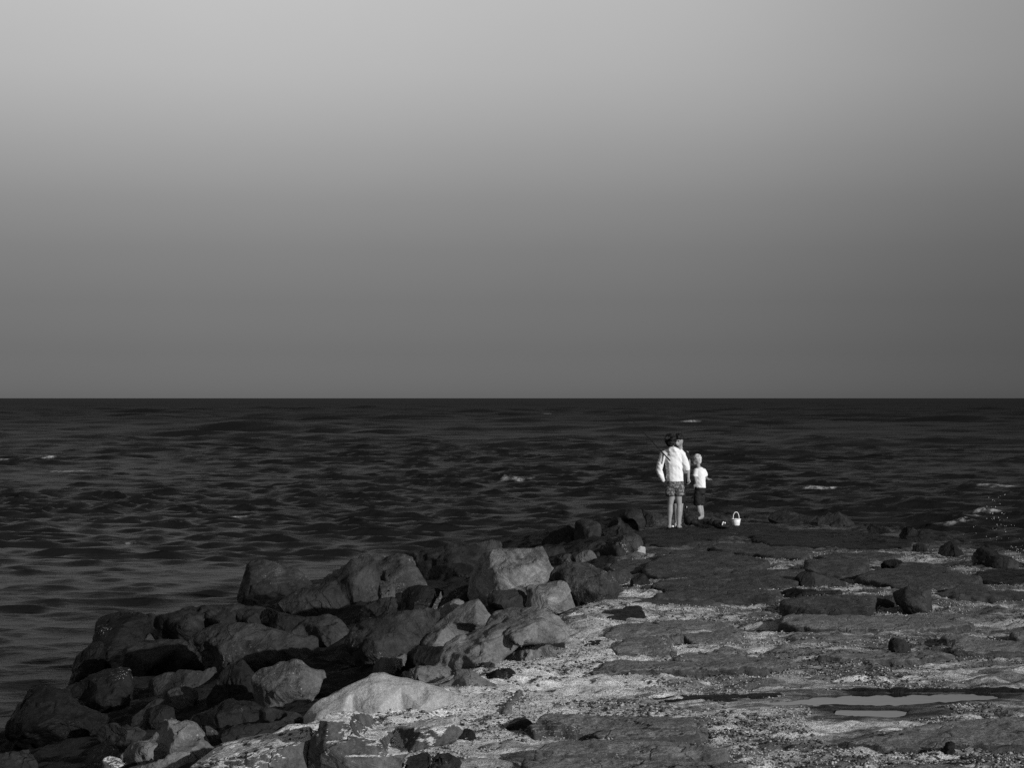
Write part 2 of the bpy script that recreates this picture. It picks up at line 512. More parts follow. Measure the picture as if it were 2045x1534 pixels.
def build_sea():
    r1 = np.concatenate([np.geomspace(18.0, 46.0, 330)[:-1], np.geomspace(46.0, 700.0, 880)[:-1], np.geomspace(700.0, 3000.0, 330)])
    r2 = np.geomspace(3000.0, 30000.0, 60)[1:]
    Rr = np.concatenate([r1, r2])
    nc = 280
    th = np.linspace(-R(19), R(19), nc)
    nr = len(Rr)
    dr = np.gradient(Rr)
    DD = np.repeat(Rr, nc)
    X0 = (Rr[:, None] * np.tan(th)[None, :]).ravel()
    drr = np.repeat(dr, nc)
    z = np.zeros_like(X0); dx = np.zeros_like(X0); dy = np.zeros_like(X0)
    # shelter behind the jetty on the near left
    calm = sstep(62, 36, DD + 6 * np.sin(X0 * 0.21 + 1.0) + 0.8 * np.minimum(X0, 0)) * sstep(2.5, -1.5, X0)
    r = np.random.default_rng(11)
    N = 120
    lam = np.exp(np.linspace(math.log(0.38), math.log(7.0), N)) * r.uniform(0.96, 1.04, N)
    mean_dir = R(-99)      # travelling towards the camera, a touch to the left
    X32 = X0.astype(np.float32); D32 = DD.astype(np.float32)
    for L in lam:
        spread = R(32) if L < 1.2 else R(20)
        a = mean_dir + r.normal(0, 1) * spread
        k = 2 * math.pi / L
        kx, ky = math.cos(a) * k, math.sin(a) * k
        slope = 0.060 * math.exp(-(max(L, 1.1) - 1.1) ** 2 / 1.3) + 0.011 * math.exp(-(L - 3.6) ** 2 / 4.0)
        amp = slope / k * r.uniform(0.6, 1.4)
        w = np.clip((L / drr - 1.8) / 2.0, 0, 1)
        w = w * (1 - calm * (0.92 if L > 3.0 else 0.45))
        ph = (kx * X32 + ky * D32 + r.uniform(0, 6.28)).astype(np.float32)
        c, s_ = np.cos(ph), np.sin(ph)
        z += amp * w * c
        dx -= 1.0 * amp * w * s_ * math.cos(a)
        dy -= 1.0 * amp * w * s_ * math.sin(a)
    # longer seas, told apart only far out
    for L in np.geomspace(4.0, 60.0, 40):
        a = R(-97) + r.normal(0, 1) * R(24)
        k = 2 * math.pi / L
        w = np.clip((L / drr - 1.8) / 2.0, 0, 1) * sstep(62, 210, DD)
        ph = (math.cos(a) * k * X32 + math.sin(a) * k * D32 + r.uniform(0, 6.28)).astype(np.float32)
        amp = 0.034 / k * r.uniform(0.6, 1.4) * min(1.0, 12.0 / L)
        z += amp * w * np.cos(ph)
        dy -= amp * w * np.sin(ph) * math.sin(a)
    # short wind ripples, patchy, over the sheltered water
    pat = np.clip(0.75 + 0.9 * fbm(np.stack([X0 * 0.16, DD * 0.42, np.zeros_like(X0)], -1), 3, 43), 0.1, 2.0)
    for L in np.geomspace(0.40, 1.7, 26):
        a = R(-92) + r.normal(0, 1) * R(15)
        k = 2 * math.pi / L
        w = np.clip((L / drr - 1.8) / 2.0, 0, 1) * calm * pat
        ph = (math.cos(a) * k * X32 + math.sin(a) * k * D32 + r.uniform(0, 6.28)).astype(np.float32)
        amp = 0.055 / k * r.uniform(0.6, 1.4)
        z += amp * w * np.cos(ph)
        dy -= amp * w * np.sin(ph) * math.sin(a)
    # gustiness: groups of higher waves
    g = 1.0 + 0.45 * fbm(np.stack([X0 * 0.045, DD * 0.03, np.zeros_like(X0)], -1), 2, 3)
    z *= g
    foam = np.zeros_like(X0)
    fn = fbm(np.stack([X0 * 3.2, DD * 2.2, np.zeros_like(X0)], -1), 4, 88, 0.7)
    for (x, y, hw, hd, lift) in FOAM:
        hw *= 0.6; hd *= 0.6; lift *= 0.5
        D = F * (ZC - WATER) / (y - HY)
        xx = (x - CX) * D / F
        q = ((X0 - xx) / hw) ** 2 + ((DD - D) / hd) ** 2
        foam = np.maximum(foam, sstep(0.25, 0.62, np.exp(-q * 0.8) * (0.85 + 0.9 * fn)))
        z += lift * np.exp(-((X0 - xx) / (hw * 1.7)) ** 2 - ((DD - D) / (hd * 1.1)) ** 2)
    # the swell breaking against the right side of the jetty
    for (x, y, wx, wd, h) in ((1850, 1008, 1.4, 1.0, 0.14), (1990, 1040, 2.2, 1.0, 0.2), (1700, 1012, 1.8, 1.0, 0.06), (2040, 1085, 1.2, 0.8, 0.1)):
        D = F * (ZC - WATER) / (y - HY); xx = (x - CX) * D / F
        z += h * np.exp(-((X0 - xx) / wx) ** 2 - ((DD - D + 0.3 * (X0 - xx)) / wd) ** 2)
    co = np.stack([X0 + dx, DD + dy, WATER + z], -1)
    me = grid_mesh('sea', co, nr, nc)
    at = me.attributes.new('foam', 'FLOAT', 'POINT')
    at.data.foreach_set('value', foam.astype(np.float32))
    at = me.attributes.new('calm', 'FLOAT', 'POINT')
    at.data.foreach_set('value', calm.astype(np.float32))
    at = me.attributes.new('far', 'FLOAT', 'POINT')
    at.data.foreach_set('value', sstep(math.log(70), math.log(1500), np.log(DD)).astype(np.float32))
    b = NB('sea_water')
    tc = b.n('ShaderNodeTexCoord')
    v = tc.outputs['Object']
    fo = b.n('ShaderNodeAttribute', attribute_name='foam').outputs['Fac']
    ca = b.n('ShaderNodeAttribute', attribute_name='calm').outputs['Fac']
    fo = b.math('MULTIPLY', fo, b.rng(b.noise(v, 5, 6, 0.75), 0.40, 0.60, 0.0, 1.0))
    col = b.mix(fo, 0.010, 0.46)
    cc = b.n('ShaderNodeCombineColor', {0: col, 1: col, 2: col})
    b.set('Base Color', cc.outputs[0])
    fa = b.n('ShaderNodeAttribute', attribute_name='far').outputs['Fac']
    b.set('Roughness', b.mix(fo, b.mix(ca, b.mix(fa, 0.30, 0.60), 0.19), 0.8))
    b.set('IOR', 1.055)
    mp = b.n('ShaderNodeMapping', {'Vector': v, 'Scale': (0.75, 1.35, 1.0)})
    h1 = b.noise(mp.outputs[0], 0.55, 7, 0.62, 0.3)
    h2 = b.noise(mp.outputs[0], 4.2, 5, 0.6, 0.2)
    h = b.math('ADD', b.math('MULTIPLY', h1, b.mix(ca, 0.22, 0.06)), b.math('MULTIPLY', h2, b.mix(ca, 0.06, 0.06)))
    b.bump(b.math('MULTIPLY', h, b.mix(fa, 1.0, 0.35)), 1.0, 0.6)
    o = link('sea', me, b.m)
    tag(o, 'dark choppy open sea with scattered whitecaps out to the horizon', kind='structure')
    return o


build_sea()

# ------------------------------------------------------------------ rocks
JOBS = []      # (object, finishing function) - remeshed together, then finished one by one


def parse(s):
    out = []
    for t in s.split():
        q = [float(v) for v in t.split(',')]
        out.append((q[0], q[1], q[2] if len(q) > 2 else 0.0))
    return out


def cdt(points, n_outline):
    v2 = [Vector((p[0], p[1])) for p in points]
    ed = [(i, (i + 1) % n_outline) for i in range(n_outline)]
    vo, eo, fo, ov, oe, of = delaunay_2d_cdt(v2, ed, [], 1, 1e-5)
    idx = [o[0] if len(o) else -1 for o in ov]
    return vo, fo, idx


def queue(name, co, faces, voxel, mat, label, cat, group, finish):
    co = np.array(co, float)
    c = np.array([(co[:, 0].min() + co[:, 0].max()) / 2, (co[:, 1].min() + co[:, 1].max()) / 2, co[:, 2].min()])
    me = new_mesh_np(name, co - c, faces)
    o = link(name, me)
    o.location = c
    md = o.modifiers.new('remesh', 'REMESH')
    md.mode = 'VOXEL'
    md.voxel_size = voxel
    md.use_smooth_shade = True
    if label:
        tag(o, label, cat, group)
    JOBS.append((o, mat, finish))
    return o


def laplace(co, ed, it, f=0.5):
    n = len(co)
    deg = np.bincount(ed.ravel(), minlength=n)[:, None]
    for _ in range(it):
        s = np.zeros_like(co)
        for k in range(3):
            s[:, k] = np.bincount(ed[:, 0], co[ed[:, 1], k], n) + np.bincount(ed[:, 1], co[ed[:, 0], k], n)
        co = co + f * (s / np.maximum(deg, 1) - co)
    return co


def rock_finish(size, rough, seed, smooth=2, strata=0.0, cuts=14, cut=0.10, frac=1.0):
    def fin(co, nrm, ed):
        co = laplace(co, ed, 1, 0.5)
        p = co / max(size, 0.2)
        d = size * rough * (0.014 * fbm(p * 2.1 + seed, 2, seed))
        co = co + nrm * d[:, None]
        # chisel: flatten whatever stands proud of random planes
        r = np.random.default_rng(seed + 400)
        c0 = co.mean(0)
        for _ in range(cuts):
            g = r.uniform(0.35, 1.25)                    # faces turned towards the open side and up; the outline stays
            w = r.uniform(-0.5, 3.64)
            v = np.array([math.sin(g) * math.cos(w), -math.cos(g), math.sin(g) * math.sin(w)])
            v /= np.linalg.norm(v)
            t = (co - c0) @ v
            top = t.max()
            lim = top - min(size * cut * r.uniform(0.25, 1.3), 0.38 * (top - t.min()))
            over = np.maximum(t - lim, 0)
            # keep a trace of relief on the cut face
            co = co - v[None, :] * (over * 0.96)[:, None]
        co = laplace(co, ed, 1, 0.22)
        e = size * 0.010 * np.minimum(fbm(p * 5.3 + seed, 4, seed + 3, 0.6, True), 0.8) + 0.0055 * fbm(co * 17.0 + seed, 3, seed + 5, 0.6)
        # a few clean cracks
        ck = np.abs(vnoise(p * np.array([1.7, 1.7, 2.6]) + 0.25 * fbm(p * 6, 2, seed + 2)[:, None] + seed * 3.1, seed + 6))
        e = e - size * 0.028 * np.exp(-(ck / 0.035) ** 2) * (vnoise(p * 1.3 + 9.0, seed) > 0.0)
        # fracture steps: flakes broken away along sharp lines
        q1 = p * np.array([1.5, 1.5, 2.4]) + 0.2 * fbm(p * 4.0, 2, seed + 12)[:, None] + seed * 1.7
        q2 = (co @ np.array([[0.8, 0.5, 0], [-0.5, 0.8, 0.3], [0.2, 0.3, 0.9]])) * 4.2 + 0.25 * fbm(p * 7.0, 2, seed + 13)[:, None] + seed
        e = e + frac * size * 0.020 * np.tanh(14 * vnoise(q1, seed + 14)) + frac * 0.011 * np.tanh(12 * vnoise(q2, seed + 15))
        e = e * rough
        if strata:
            q = co * np.array([0.9, 0.9, 13.0]) + 0.35 * fbm(co * 2.0, 2, seed + 8)[:, None]
            e = e + strata * fbm(q + seed, 3, seed + 9, 0.6, True)
        return co + nrm * e[:, None]
    return fin


NROCK = [0]
MAXLEN = [1]


def boulder(label, mat, by, pts, ridge='', lean=0.45, th=0.75, rough=1.0, bulge=1.0, name='boulder', cat='boulder', group=None, vox=3.9, dd=0.0, strata=0.0, cuts=14):
    NROCK[0] += 1
    seed = NROCK[0]
    rr = random.Random(seed * 7 + 1)
    pts = parse(pts)
    rid = parse(ridge)
    if rid:
        cuts = min(cuts, 6)
    n = len(pts)
    gx = sum(p[0] for p in pts) / n; gy = sum(p[1] for p in pts) / n
    gr = 1.045 if cuts > 6 else 1.02          # what the chiselling takes off again
    pts = [(gx + (p[0] - gx) * gr, gy + (p[1] - gy) * gr, p[2]) for p in pts]
    xs = [p[0] for p in pts]; ys = [p[1] for p in pts]
    cx = (min(xs) + max(xs)) / 2
    D = hit(cx, by) + dd
    s = D / F
    w = (max(xs) - min(xs)) * s
    h = (max(ys) - min(ys)) * s
    size = math.sqrt(w * h)
    thick = th * min(w, 1.5 * h + 0.25)
    ccx = sum(xs) / n; ccy = sum(ys) / n

    def dep(y, o):
        return D + min(lean * (by - y) * s, thick * 1.2) + o
    if not rid:
        k = max(4, min(8, int(w / 0.22)))
        for i in range(k):
            a = pts[(i * n) // k]
            r = rr.uniform(0.25, 0.62)
            rid.append((ccx + (a[0] - ccx) * r, ccy + (a[1] - ccy) * r, -bulge * thick * rr.uniform(0.10, 0.42)))
    allp = pts + rid
    vo, fo, idx = cdt(allp, n)
    verts = []
    for v, i in zip(vo, idx):
        o = allp[i][2] if i >= 0 else 0.0
        verts.append(tuple(P(v[0], v[1], dep(v[1], o))))
    # run the foot of the rock on down into whatever it stands on
    for k, (v, i) in enumerate(zip(vo, idx)):
        if 0 <= i < n and v[1] > by - 9:
            q = verts[k]
            verts[k] = (q[0], q[1] + 0.02, q[2] - 0.14)
    faces = [tuple(f) for f in fo]
    # back of the rock: two shrinking rings and a cap
    oi = []
    inv = {}
    for k, i in enumerate(idx):
        inv.setdefault(i, k)
    for i in range(n):
        oi.append(inv.get(i, 0))
    base = [Vector(verts[k]) for k in oi]
    cc = sum(base, Vector()) / n
    r2, r3 = [], []
    j2 = rr.uniform(0.8, 0.95)
    for q in base:
        a = cc + (q - cc) * j2 + Vector((0, thick * rr.uniform(0.40, 0.6), -0.05 * h))
        c = cc + (q - cc) * 0.5 + Vector((0, thick * rr.uniform(0.85, 1.0), -0.1 * h))
        r2.append(len(verts)); verts.append(tuple(a))
        r3.append(len(verts)); verts.append(tuple(c))
    for i in range(n):
        j = (i + 1) % n
        for A, B in ((oi, r2), (r2, r3)):
            faces.append((A[i], A[j], B[j])); faces.append((A[i], B[j], B[i]))
    ci = len(verts)
    verts.append(tuple(cc + Vector((0, thick * 1.02, -0.1 * h))))
    for i in range(n):
        faces.append((r3[i], r3[(i + 1) % n], ci))
    return queue(name, verts, faces, max(vox * s, 0.008), MAT[mat], label, cat, group, rock_finish(size, rough, seed, 2, strata, cuts, (0.08 if ridge else 0.21) * min(1.0, 0.40 + 0.60 * rough)))


def slab(label, mat, pts, h=0.06, rough=1.0, dome=0.02, name='flat_rock', cat='rock slab', group=None, vox=4.4, z0=0.02):
    """low slab bedded in the gravel: far edge stands h proud, near edge runs down to the gravel"""
    NROCK[0] += 1
    seed = NROCK[0]
    rr = random.Random(seed * 7 + 1)
    pts = parse(pts)
    n = len(pts)
    q = []
    for i in range(n):
        a_, b_ = pts[i], pts[(i + 1) % n]
        q.append(a_)
        ln = math.hypot(b_[0] - a_[0], b_[1] - a_[1])
        m = max(2, min(6, int(ln / 14)))
        for k in range(1, m):
            t = (k + rr.uniform(-0.3, 0.3)) / m
            q.append((a_[0] + (b_[0] - a_[0]) * t + rr.uniform(-3, 3), a_[1] + (b_[1] - a_[1]) * t + rr.uniform(-1.6, 1.6), a_[2] + (b_[2] - a_[2]) * t))
    pts = q
    n = len(pts)
    h = h * 0.75
    z0 = z0 + rr.uniform(-0.012, 0.012)
    y0 = min(p[1] for p in pts); y1 = max(p[1] for p in pts)
    top, bot = [], []
    for (x, y, o) in pts:
        v = (y - y0) / (y1 - y0)
        z = z0 + h * (1 - v ** 2.2) + o
        D = F * (ZC - z) / (y - HY)
        top.append(P(x, y, D))
    c = sum(top, Vector()) / n
    D = c.y
    wid = max(p.x for p in top) - min(p.x for p in top)
    dpt = max(p.y for p in top) - min(p.y for p in top)
    p2 = [(p.x, p.y) for p in top]
    k = max(4, int(wid / 0.35))
    ins = []
    for i in range(k):
        a = top[(i * n) // k]
        r = rr.uniform(0.3, 0.75)
        ins.append(c + (a - c) * r + Vector((0, 0, dome * rr.uniform(0.2, 1.0))))
    vo, fo, idx = cdt(p2 + [(q.x, q.y) for q in ins], n)
    allp = top + ins
    verts = [tuple(allp[i]) if i >= 0 else (v[0], v[1], c.z) for v, i in zip(vo, idx)]
    faces = [tuple(f) for f in fo]
    inv = {}
    for kk, i in enumerate(idx):
        inv.setdefault(i, kk)
    oi = [inv.get(i, 0) for i in range(n)]
    b2 = []
    for q in top:
        b = c + (q - c) * 1.04
        b2.append(len(verts)); verts.append((b.x, b.y, -0.28))
    for i in range(n):
        j = (i + 1) % n
        faces.append((oi[i], oi[j], b2[j])); faces.append((oi[i], b2[j], b2[i]))
    ci = len(verts); verts.append((c.x, c.y, -0.28))
    for i in range(n):
        faces.append((b2[i], b2[(i + 1) % n], ci))
    sz = min(math.sqrt(max(wid * dpt, 0.04)), 0.7)
    return queue(name, verts, faces, max(vox * D / F, 0.01), MAT[mat], label, cat, group, rock_finish(sz, 0.8 * rough, seed, 2, 0.009, 5, 0.03, 0.3))


GP = 'boulders piled along the left side of the jetty'
GF = 'boulders at the far end of the jetty'
GR = 'boulders on the right side of the jetty'
GS = 'flat slabs bedded in the jetty top'
B = boulder

# ---- left pile, from the far end towards the camera
B('dark jagged rock low on the waterline behind the round boulder at the jetty bend', 'K', 1091, '1074,1084 1081,1074 1093,1072 1099,1063 1119,1057 1134,1053 1138,1047 1150,1045 1156,1076 1140,1088 1109,1092 1083,1094', group=GP)
B('boxy dark boulder with two pale flecks along its top edge, near the jetty end', 'K', 1082, '1150,1046 1155,1041 1166,1039 1181,1040 1195,1042 1200,1050 1201,1068 1192,1076 1171,1080 1154,1083 1149,1074', '1165,1050,-.25 1190,1050,-.2 1172,1070,-.35', group=GP)
B('low dark rock wedged between the boxy boulder and the striped boulder', 'K', 1074, '1197,1047 1215,1041 1232,1035 1246,1050 1247,1068 1225,1076 1203,1072', group=GP)
B('tall dark boulder with black vertical stripes left of the standing group', 'K', 1065, '1211,1049 1220,1037 1236,1027 1250,1018 1261,1013 1283,1014 1286,1025 1289,1045 1277,1058 1250,1066 1236,1062 1220,1056', '1236,1040,-.25 1246,1040,-.05 1255,1035,-.3 1263,1038,-.08 1272,1034,-.3', group=GP)
B('smooth rounded grey boulder just behind the legs of the person in the white hooded top', 'M', 1050, '1281,1026 1291,1015 1306,1012 1318,1014 1328,1020 1336,1028 1337,1048 1314,1051 1287,1050', group=GF)
B('smooth domed dark boulder in front of the striped boulder', 'M', 1112, '1178,1106 1198,1091 1222,1084 1236,1070 1252,1065 1267,1066 1280,1074 1287,1087 1280,1098 1250,1112 1215,1117 1185,1122', '1225,1092,-.2 1255,1080,-.3 1240,1100,-.3', group=GP)
B('long low dark rock lying left of the domed boulder', 'K', 1108, '1118,1110 1140,1098 1170,1083 1200,1079 1214,1084 1205,1096 1180,1102 1160,1110 1140,1114', group=GP)
B('small lighter grey block in front of the long low rock', 'L', 1127, '1148,1110 1165,1100 1180,1100 1197,1109 1193,1124 1170,1129 1153,1123', group=GP)
B('low dark rock peeping over the tall pale block on its right', 'K', 1109, '1078,1096 1110,1090 1132,1092 1132,1106 1095,1112 1083,1108', group=GP)
B('grey angular rock leaning right of the tall pale block', 'M', 1134, '1091,1111 1125,1107 1146,1103 1156,1117 1146,1130 1119,1134 1103,1136 1094,1127', group=GP)
B('low lumpy rock peeping over the tall pale block on its left', 'M', 1106, '940,1084 960,1078 985,1075 1001,1080 1008,1098 990,1112 948,1108', group=GP)
B('broad dark wedge-shaped rock sloping to the sea, left of the tall pale block', 'K', 1150, '818,1109 839,1101 868,1092 894,1086 917,1084 945,1087 966,1102 978,1112 966,1145 937,1152 878,1156 845,1152 832,1128', '860,1110,-.1 920,1100,-.1 945,1118,-.15 890,1128,-.35', group=GP)
B('dark ledge rock tucked under the broad wedge-shaped rock', 'W', 1160, '834,1142 860,1130 900,1124 944,1124 956,1142 936,1160 880,1166 845,1162', group=GP)
B('rock coloured black for the deep shade between the tall pale block and the wedge rock', 'W', 1206, '886,1172 905,1156 940,1148 958,1160 962,1200 940,1214 905,1212 888,1200', group=GP)  # fills the gap; deep shade is put into its colour
B('tall pale flat-topped block with bird-lime streaks, highest in the pile', 'Q', 1200,
  '934,1198,.4 942,1160,.5 956,1124,.5 968,1106,.2 982,1097 1005,1095 1035,1095 1064,1095 1074,1092 1083,1092 1090,1106 1100,1126,.1 1102,1134,.1 1110,1134,.2 1104,1146,.1 1092,1163 1080,1176 1055,1186 1030,1198 1000,1208 965,1208',
  '976,1108,-.10 966,1150,-.30 957,1192,-.34 1020,1110,-.2 1015,1180,-.42 1030,1140,-.34 1060,1165,-.36 1085,1115,-.20 1085,1140,-.26', lean=0.35, rough=0.6, group=GP)
B('rock coloured dark for the shadow in the hollow under the tall pale block', 'K', 1229, '976,1196 984,1180 1000,1177 1035,1174 1052,1174 1060,1190 1062,1224 1015,1232 984,1234', group=GP)  # shadow of the neighbouring block carried by the dark colour
B('big dark smooth rock right of the tall pale block, dotted with shell bits', 'S', 1206, '1097,1158 1106,1136 1121,1125 1144,1120 1170,1124 1193,1131 1213,1141 1228,1156 1238,1176 1232,1192 1197,1204 1158,1209 1140,1200 1120,1175', '1150,1140,-.15 1190,1150,-.2 1140,1170,-.35 1200,1180,-.4', rough=0.7, group=GP)
B('squarish pale mottled block in front of the tall pale block', 'Q', 1228, '1047,1172 1060,1167 1082,1167 1097,1162 1123,1159 1132,1164 1138,1176 1146,1198 1153,1218 1132,1230 1093,1232 1056,1224 1053,1188', '1062,1180,-.12 1110,1172,-.10 1066,1212,-.28 1100,1205,-.3 1135,1210,-.2', rough=0.7, group=GP)
B('lone rounded boulder standing in the water left of the pile', 'M', 1200, '470,1188 475,1170 481,1152 490,1130 501,1120 522,1117 555,1122 571,1134 592,1140 610,1153 624,1166 632,1180 610,1198 565,1206 515,1207 478,1205', '500,1145,-.2 545,1140,-.2 500,1180,-.4 560,1180,-.4 600,1165,-.1', rough=0.7, group=GP)
B('sloping grey rock with a small pale end face, right of the lone boulder', 'M', 1222, '546,1209,-.1 563,1199 584,1188 621,1169 645,1166 668,1157 682,1139 703,1119 725,1108 748,1116 760,1160 752,1200 700,1212 625,1228 572,1231,-.2', '582,1205,-.25 640,1190,-.2 700,1160,-.2 720,1190,-.25', lean=0.6, rough=0.6, group=GP)
B('twin-peaked grey rock streaked with white droppings behind the shaded hollow', 'S', 1188, '720,1113 740,1110 769,1114 780,1110 793,1103 820,1108 829,1123 838,1150 850,1172 842,1190 742,1194 726,1150', '755,1130,-.15 800,1120,-.2 770,1170,-.3 820,1160,-.3', group=GP)
B('speckled shell-crusted rock below the twin-peaked rock', 'S', 1206, '716,1196 728,1179 744,1171 750,1162 764,1154 800,1163 792,1192 748,1209 730,1209', group=GP)
B('rounded rock coloured black for the shaded hollow below the twin-peaked rock', 'W', 1228, '772,1194 780,1178 800,1168 850,1165 890,1165 908,1172 894,1204 866,1226 800,1232 776,1220', group=GP)  # shade of the hollow painted as near-black rock
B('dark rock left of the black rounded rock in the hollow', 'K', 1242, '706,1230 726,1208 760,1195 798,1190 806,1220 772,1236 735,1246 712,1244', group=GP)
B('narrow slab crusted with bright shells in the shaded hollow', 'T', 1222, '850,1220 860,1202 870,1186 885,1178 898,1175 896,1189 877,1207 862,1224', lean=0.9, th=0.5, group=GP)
B('wet wave-worn flat rock, blackened for the shadow below the sloping grey rock', 'W', 1264, '484,1228 500,1216 520,1211 545,1217 575,1227 625,1234 668,1245 660,1262 600,1268 545,1268 503,1254', lean=0.9, group=GP)  # wet rock, with the shadow lying on it painted in
B('long wet ridge of dark rock parallel to the waterline', 'K', 1272, '280,1232 315,1226 345,1220 384,1214 403,1213 452,1211 500,1209 532,1214 550,1242 524,1260 470,1256 420,1262 390,1280 350,1278 308,1272 283,1255', '330,1238,-.1 400,1228,-.1 470,1225,-.1 370,1255,-.35 440,1245,-.35 510,1240,-.3', lean=0.7, group=GP)
B('humped black rock at the left end of the long wet ridge', 'W', 1335, '186,1290 194,1262 197,1246 208,1236 237,1228 276,1224 292,1230 304,1256 284,1284 258,1306 228,1332 200,1340 184,1325', '215,1250,-.1 260,1245,-.15 230,1290,-.4 210,1310,-.4', group=GP)
B('dark rock jutting into the water at the left end of the pile', 'W', 1360, '127,1346 134,1325 134,1307 151,1297 172,1281 192,1277 210,1300 220,1335 198,1352 165,1360 130,1366', group=GP)
B('small low black rock awash at the foot of the jutting rock', 'W', 1366, '120,1360 132,1350 145,1343 160,1342 174,1352 152,1370 128,1369', name='boulder', group=GP)
B('dark angular rock with a flat lighter top below the wet ridge', 'K', 1352, '243,1297 262,1286 286,1286 330,1279 364,1279 376,1290 408,1326 376,1345 321,1348 270,1361 247,1350 245,1325', '262,1304,-.2 350,1295,-.2 300,1330,-.4 372,1325,-.3', rough=0.7, group=GP)
B('big dark rounded rock tapering right, in the middle of the pile', 'M', 1342, '370,1292 385,1272 410,1258 440,1249 475,1246 510,1252 530,1261 570,1268 610,1272 633,1277 636,1300 637,1325 615,1334 560,1338 500,1346 450,1351 418,1336 393,1318', '463,1268,-.25 460,1318,-.42 466,1318,-.36 420,1280,-.15 550,1285,-.15 610,1300,-.15 540,1315,-.3', group=GP)
B('fin-shaped grey rock with a pale seam, above the rounded rock', 'M', 1294, '563,1268 604,1246 621,1238 645,1229 658,1227 672,1231 687,1246 699,1260 698,1278 684,1291 664,1298 625,1284 590,1280', '640,1250,-.2 670,1255,-.2 650,1280,-.25', group=GP)
B('large rounded rock with a dark front left of the pale wedge', 'M', 1324, '693,1287 703,1261 724,1243 766,1232 802,1227 832,1223 851,1218 872,1221 874,1233 856,1263 834,1282 828,1300 806,1320 753,1330 729,1328 707,1310', '740,1260,-.15 800,1250,-.1 730,1295,-.3 780,1295,-.35', group=GP)
B('small pale pointed rock behind the pale wedge', 'N', 1238, '862,1219 888,1206 905,1194 915,1194 930,1201 926,1224 890,1240 866,1236', '906,1202,-.15 908,1225,-.2', group=GP)
B('smooth pale wedge-shaped rock with a sharp right-hand corner', 'N', 1300, '818,1298 834,1272 866,1247 890,1227 915,1210 945,1198 956,1196 966,1210 981,1230 976,1253 960,1259 945,1270 910,1290 880,1299 845,1301',
  '951,1204,-.14 953,1246,-.30 900,1245,-.12 860,1282,-.24', lean=0.55, rough=0.45, cuts=4, group=GP)
B('sunken rock coloured dark for the shade under the pale wedge', 'W', 1330, '800,1316 830,1292 880,1292 920,1286 930,1300 900,1330 850,1345 805,1338', group=GP)  # undercut shadow of the wedge given as dark colour
B('flat grey slab tilted above the big smooth pale rock', 'L', 1352, '709,1343 729,1326 748,1318 783,1316 814,1306 824,1307 824,1323 804,1334 784,1340 778,1350 740,1356 709,1355', lean=0.9, group=GP)
B('broad pale weathered rock with a long grained back, beside the shell gravel', 'N', 1336,
  '863,1338 882,1310 894,1291 912,1277 937,1272 973,1250 981,1233 993,1225 1022,1219 1039,1223 1057,1217 1076,1221 1091,1228 1115,1228 1133,1244 1145,1262 1140,1272 1120,1280 1071,1282 1035,1284 998,1312 973,1328 937,1345 900,1345',
  '920,1300,-.2 960,1290,-.2 1000,1250,-.15 1060,1240,-.15 1110,1245,-.15 1040,1265,-.35 960,1315,-.35', lean=0.75, group=GP)
B('small block darkened for its shaded face at the right end of the broad pale rock', 'W', 1301, '1064,1276 1081,1258 1091,1254 1110,1267 1125,1277 1126,1299 1105,1305 1074,1294', '1092,1264,-.02 1095,1285,-.2', group=GP)  # dark colour stands for a face turned from the sun
B('pale triangular stone half sunk in the shell gravel', 'N', 1324, '1004,1325 1017,1305 1042,1284 1064,1276 1082,1284 1102,1294 1122,1300 1103,1314 1060,1319 1027,1331', '1066,1288,-.15 1056,1306,-.2', group=GP)
B('small grey stone beside the pale triangular stone', 'M', 1347, '946,1340 956,1323 973,1321 988,1326 984,1343 961,1352', group=GP)
B('dark shaded rock in the gap beside the small grey stone', 'W', 1368, '962,1350 985,1338 1015,1334 1040,1340 1030,1355 1000,1370 975,1366', group=GP)
B('pale flaky rock behind the big smooth pale rock', 'N', 1370, '788,1358 802,1344 817,1340 836,1339 851,1340 888,1335 908,1340 914,1353 898,1365 871,1376 832,1374', rough=1.5, lean=0.8, group=GP)
B('flat-faced grey rock right of the pale flaky rock', 'N', 1389, '872,1370 905,1356 910,1341 920,1337 942,1338 961,1353 993,1369 970,1385 927,1396 896,1389', '925,1345,-.05 940,1372,-.18', lean=0.65, rough=0.5, group=GP)
B('big smooth pale kite-shaped rock, brightest in the pile', 'P', 1450,
  '606,1441 608,1430 622,1412 643,1396 672,1383 700,1369 733,1355 740,1347 763,1345 788,1354 817,1360 851,1367 890,1382 927,1392 938,1399 892,1412 840,1431 804,1441 753,1447 700,1455 650,1460 616,1459',
  '742,1364,-.06 700,1384,-.05 650,1412,-.08 632,1434,-.14 800,1376,-.05 860,1392,-.06 760,1415,-.12 680,1440,-.16 840,1414,-.06', lean=0.75, rough=0.30, cuts=0, group=GP)
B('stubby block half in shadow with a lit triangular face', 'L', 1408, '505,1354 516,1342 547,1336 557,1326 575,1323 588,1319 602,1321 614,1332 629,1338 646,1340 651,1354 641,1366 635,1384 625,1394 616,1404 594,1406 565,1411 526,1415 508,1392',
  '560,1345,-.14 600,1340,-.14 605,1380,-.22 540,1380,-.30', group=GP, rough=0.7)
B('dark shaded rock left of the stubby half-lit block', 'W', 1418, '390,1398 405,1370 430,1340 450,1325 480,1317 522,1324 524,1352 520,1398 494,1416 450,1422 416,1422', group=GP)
B('long narrow slab lying level on the dark rocks', 'M', 1393, '256,1371 288,1357 321,1345 354,1341 393,1341 423,1334 452,1326 474,1330 444,1352 415,1366 376,1377 325,1391 286,1398 262,1394', lean=1.1, th=0.6, rough=0.6, group=GP)
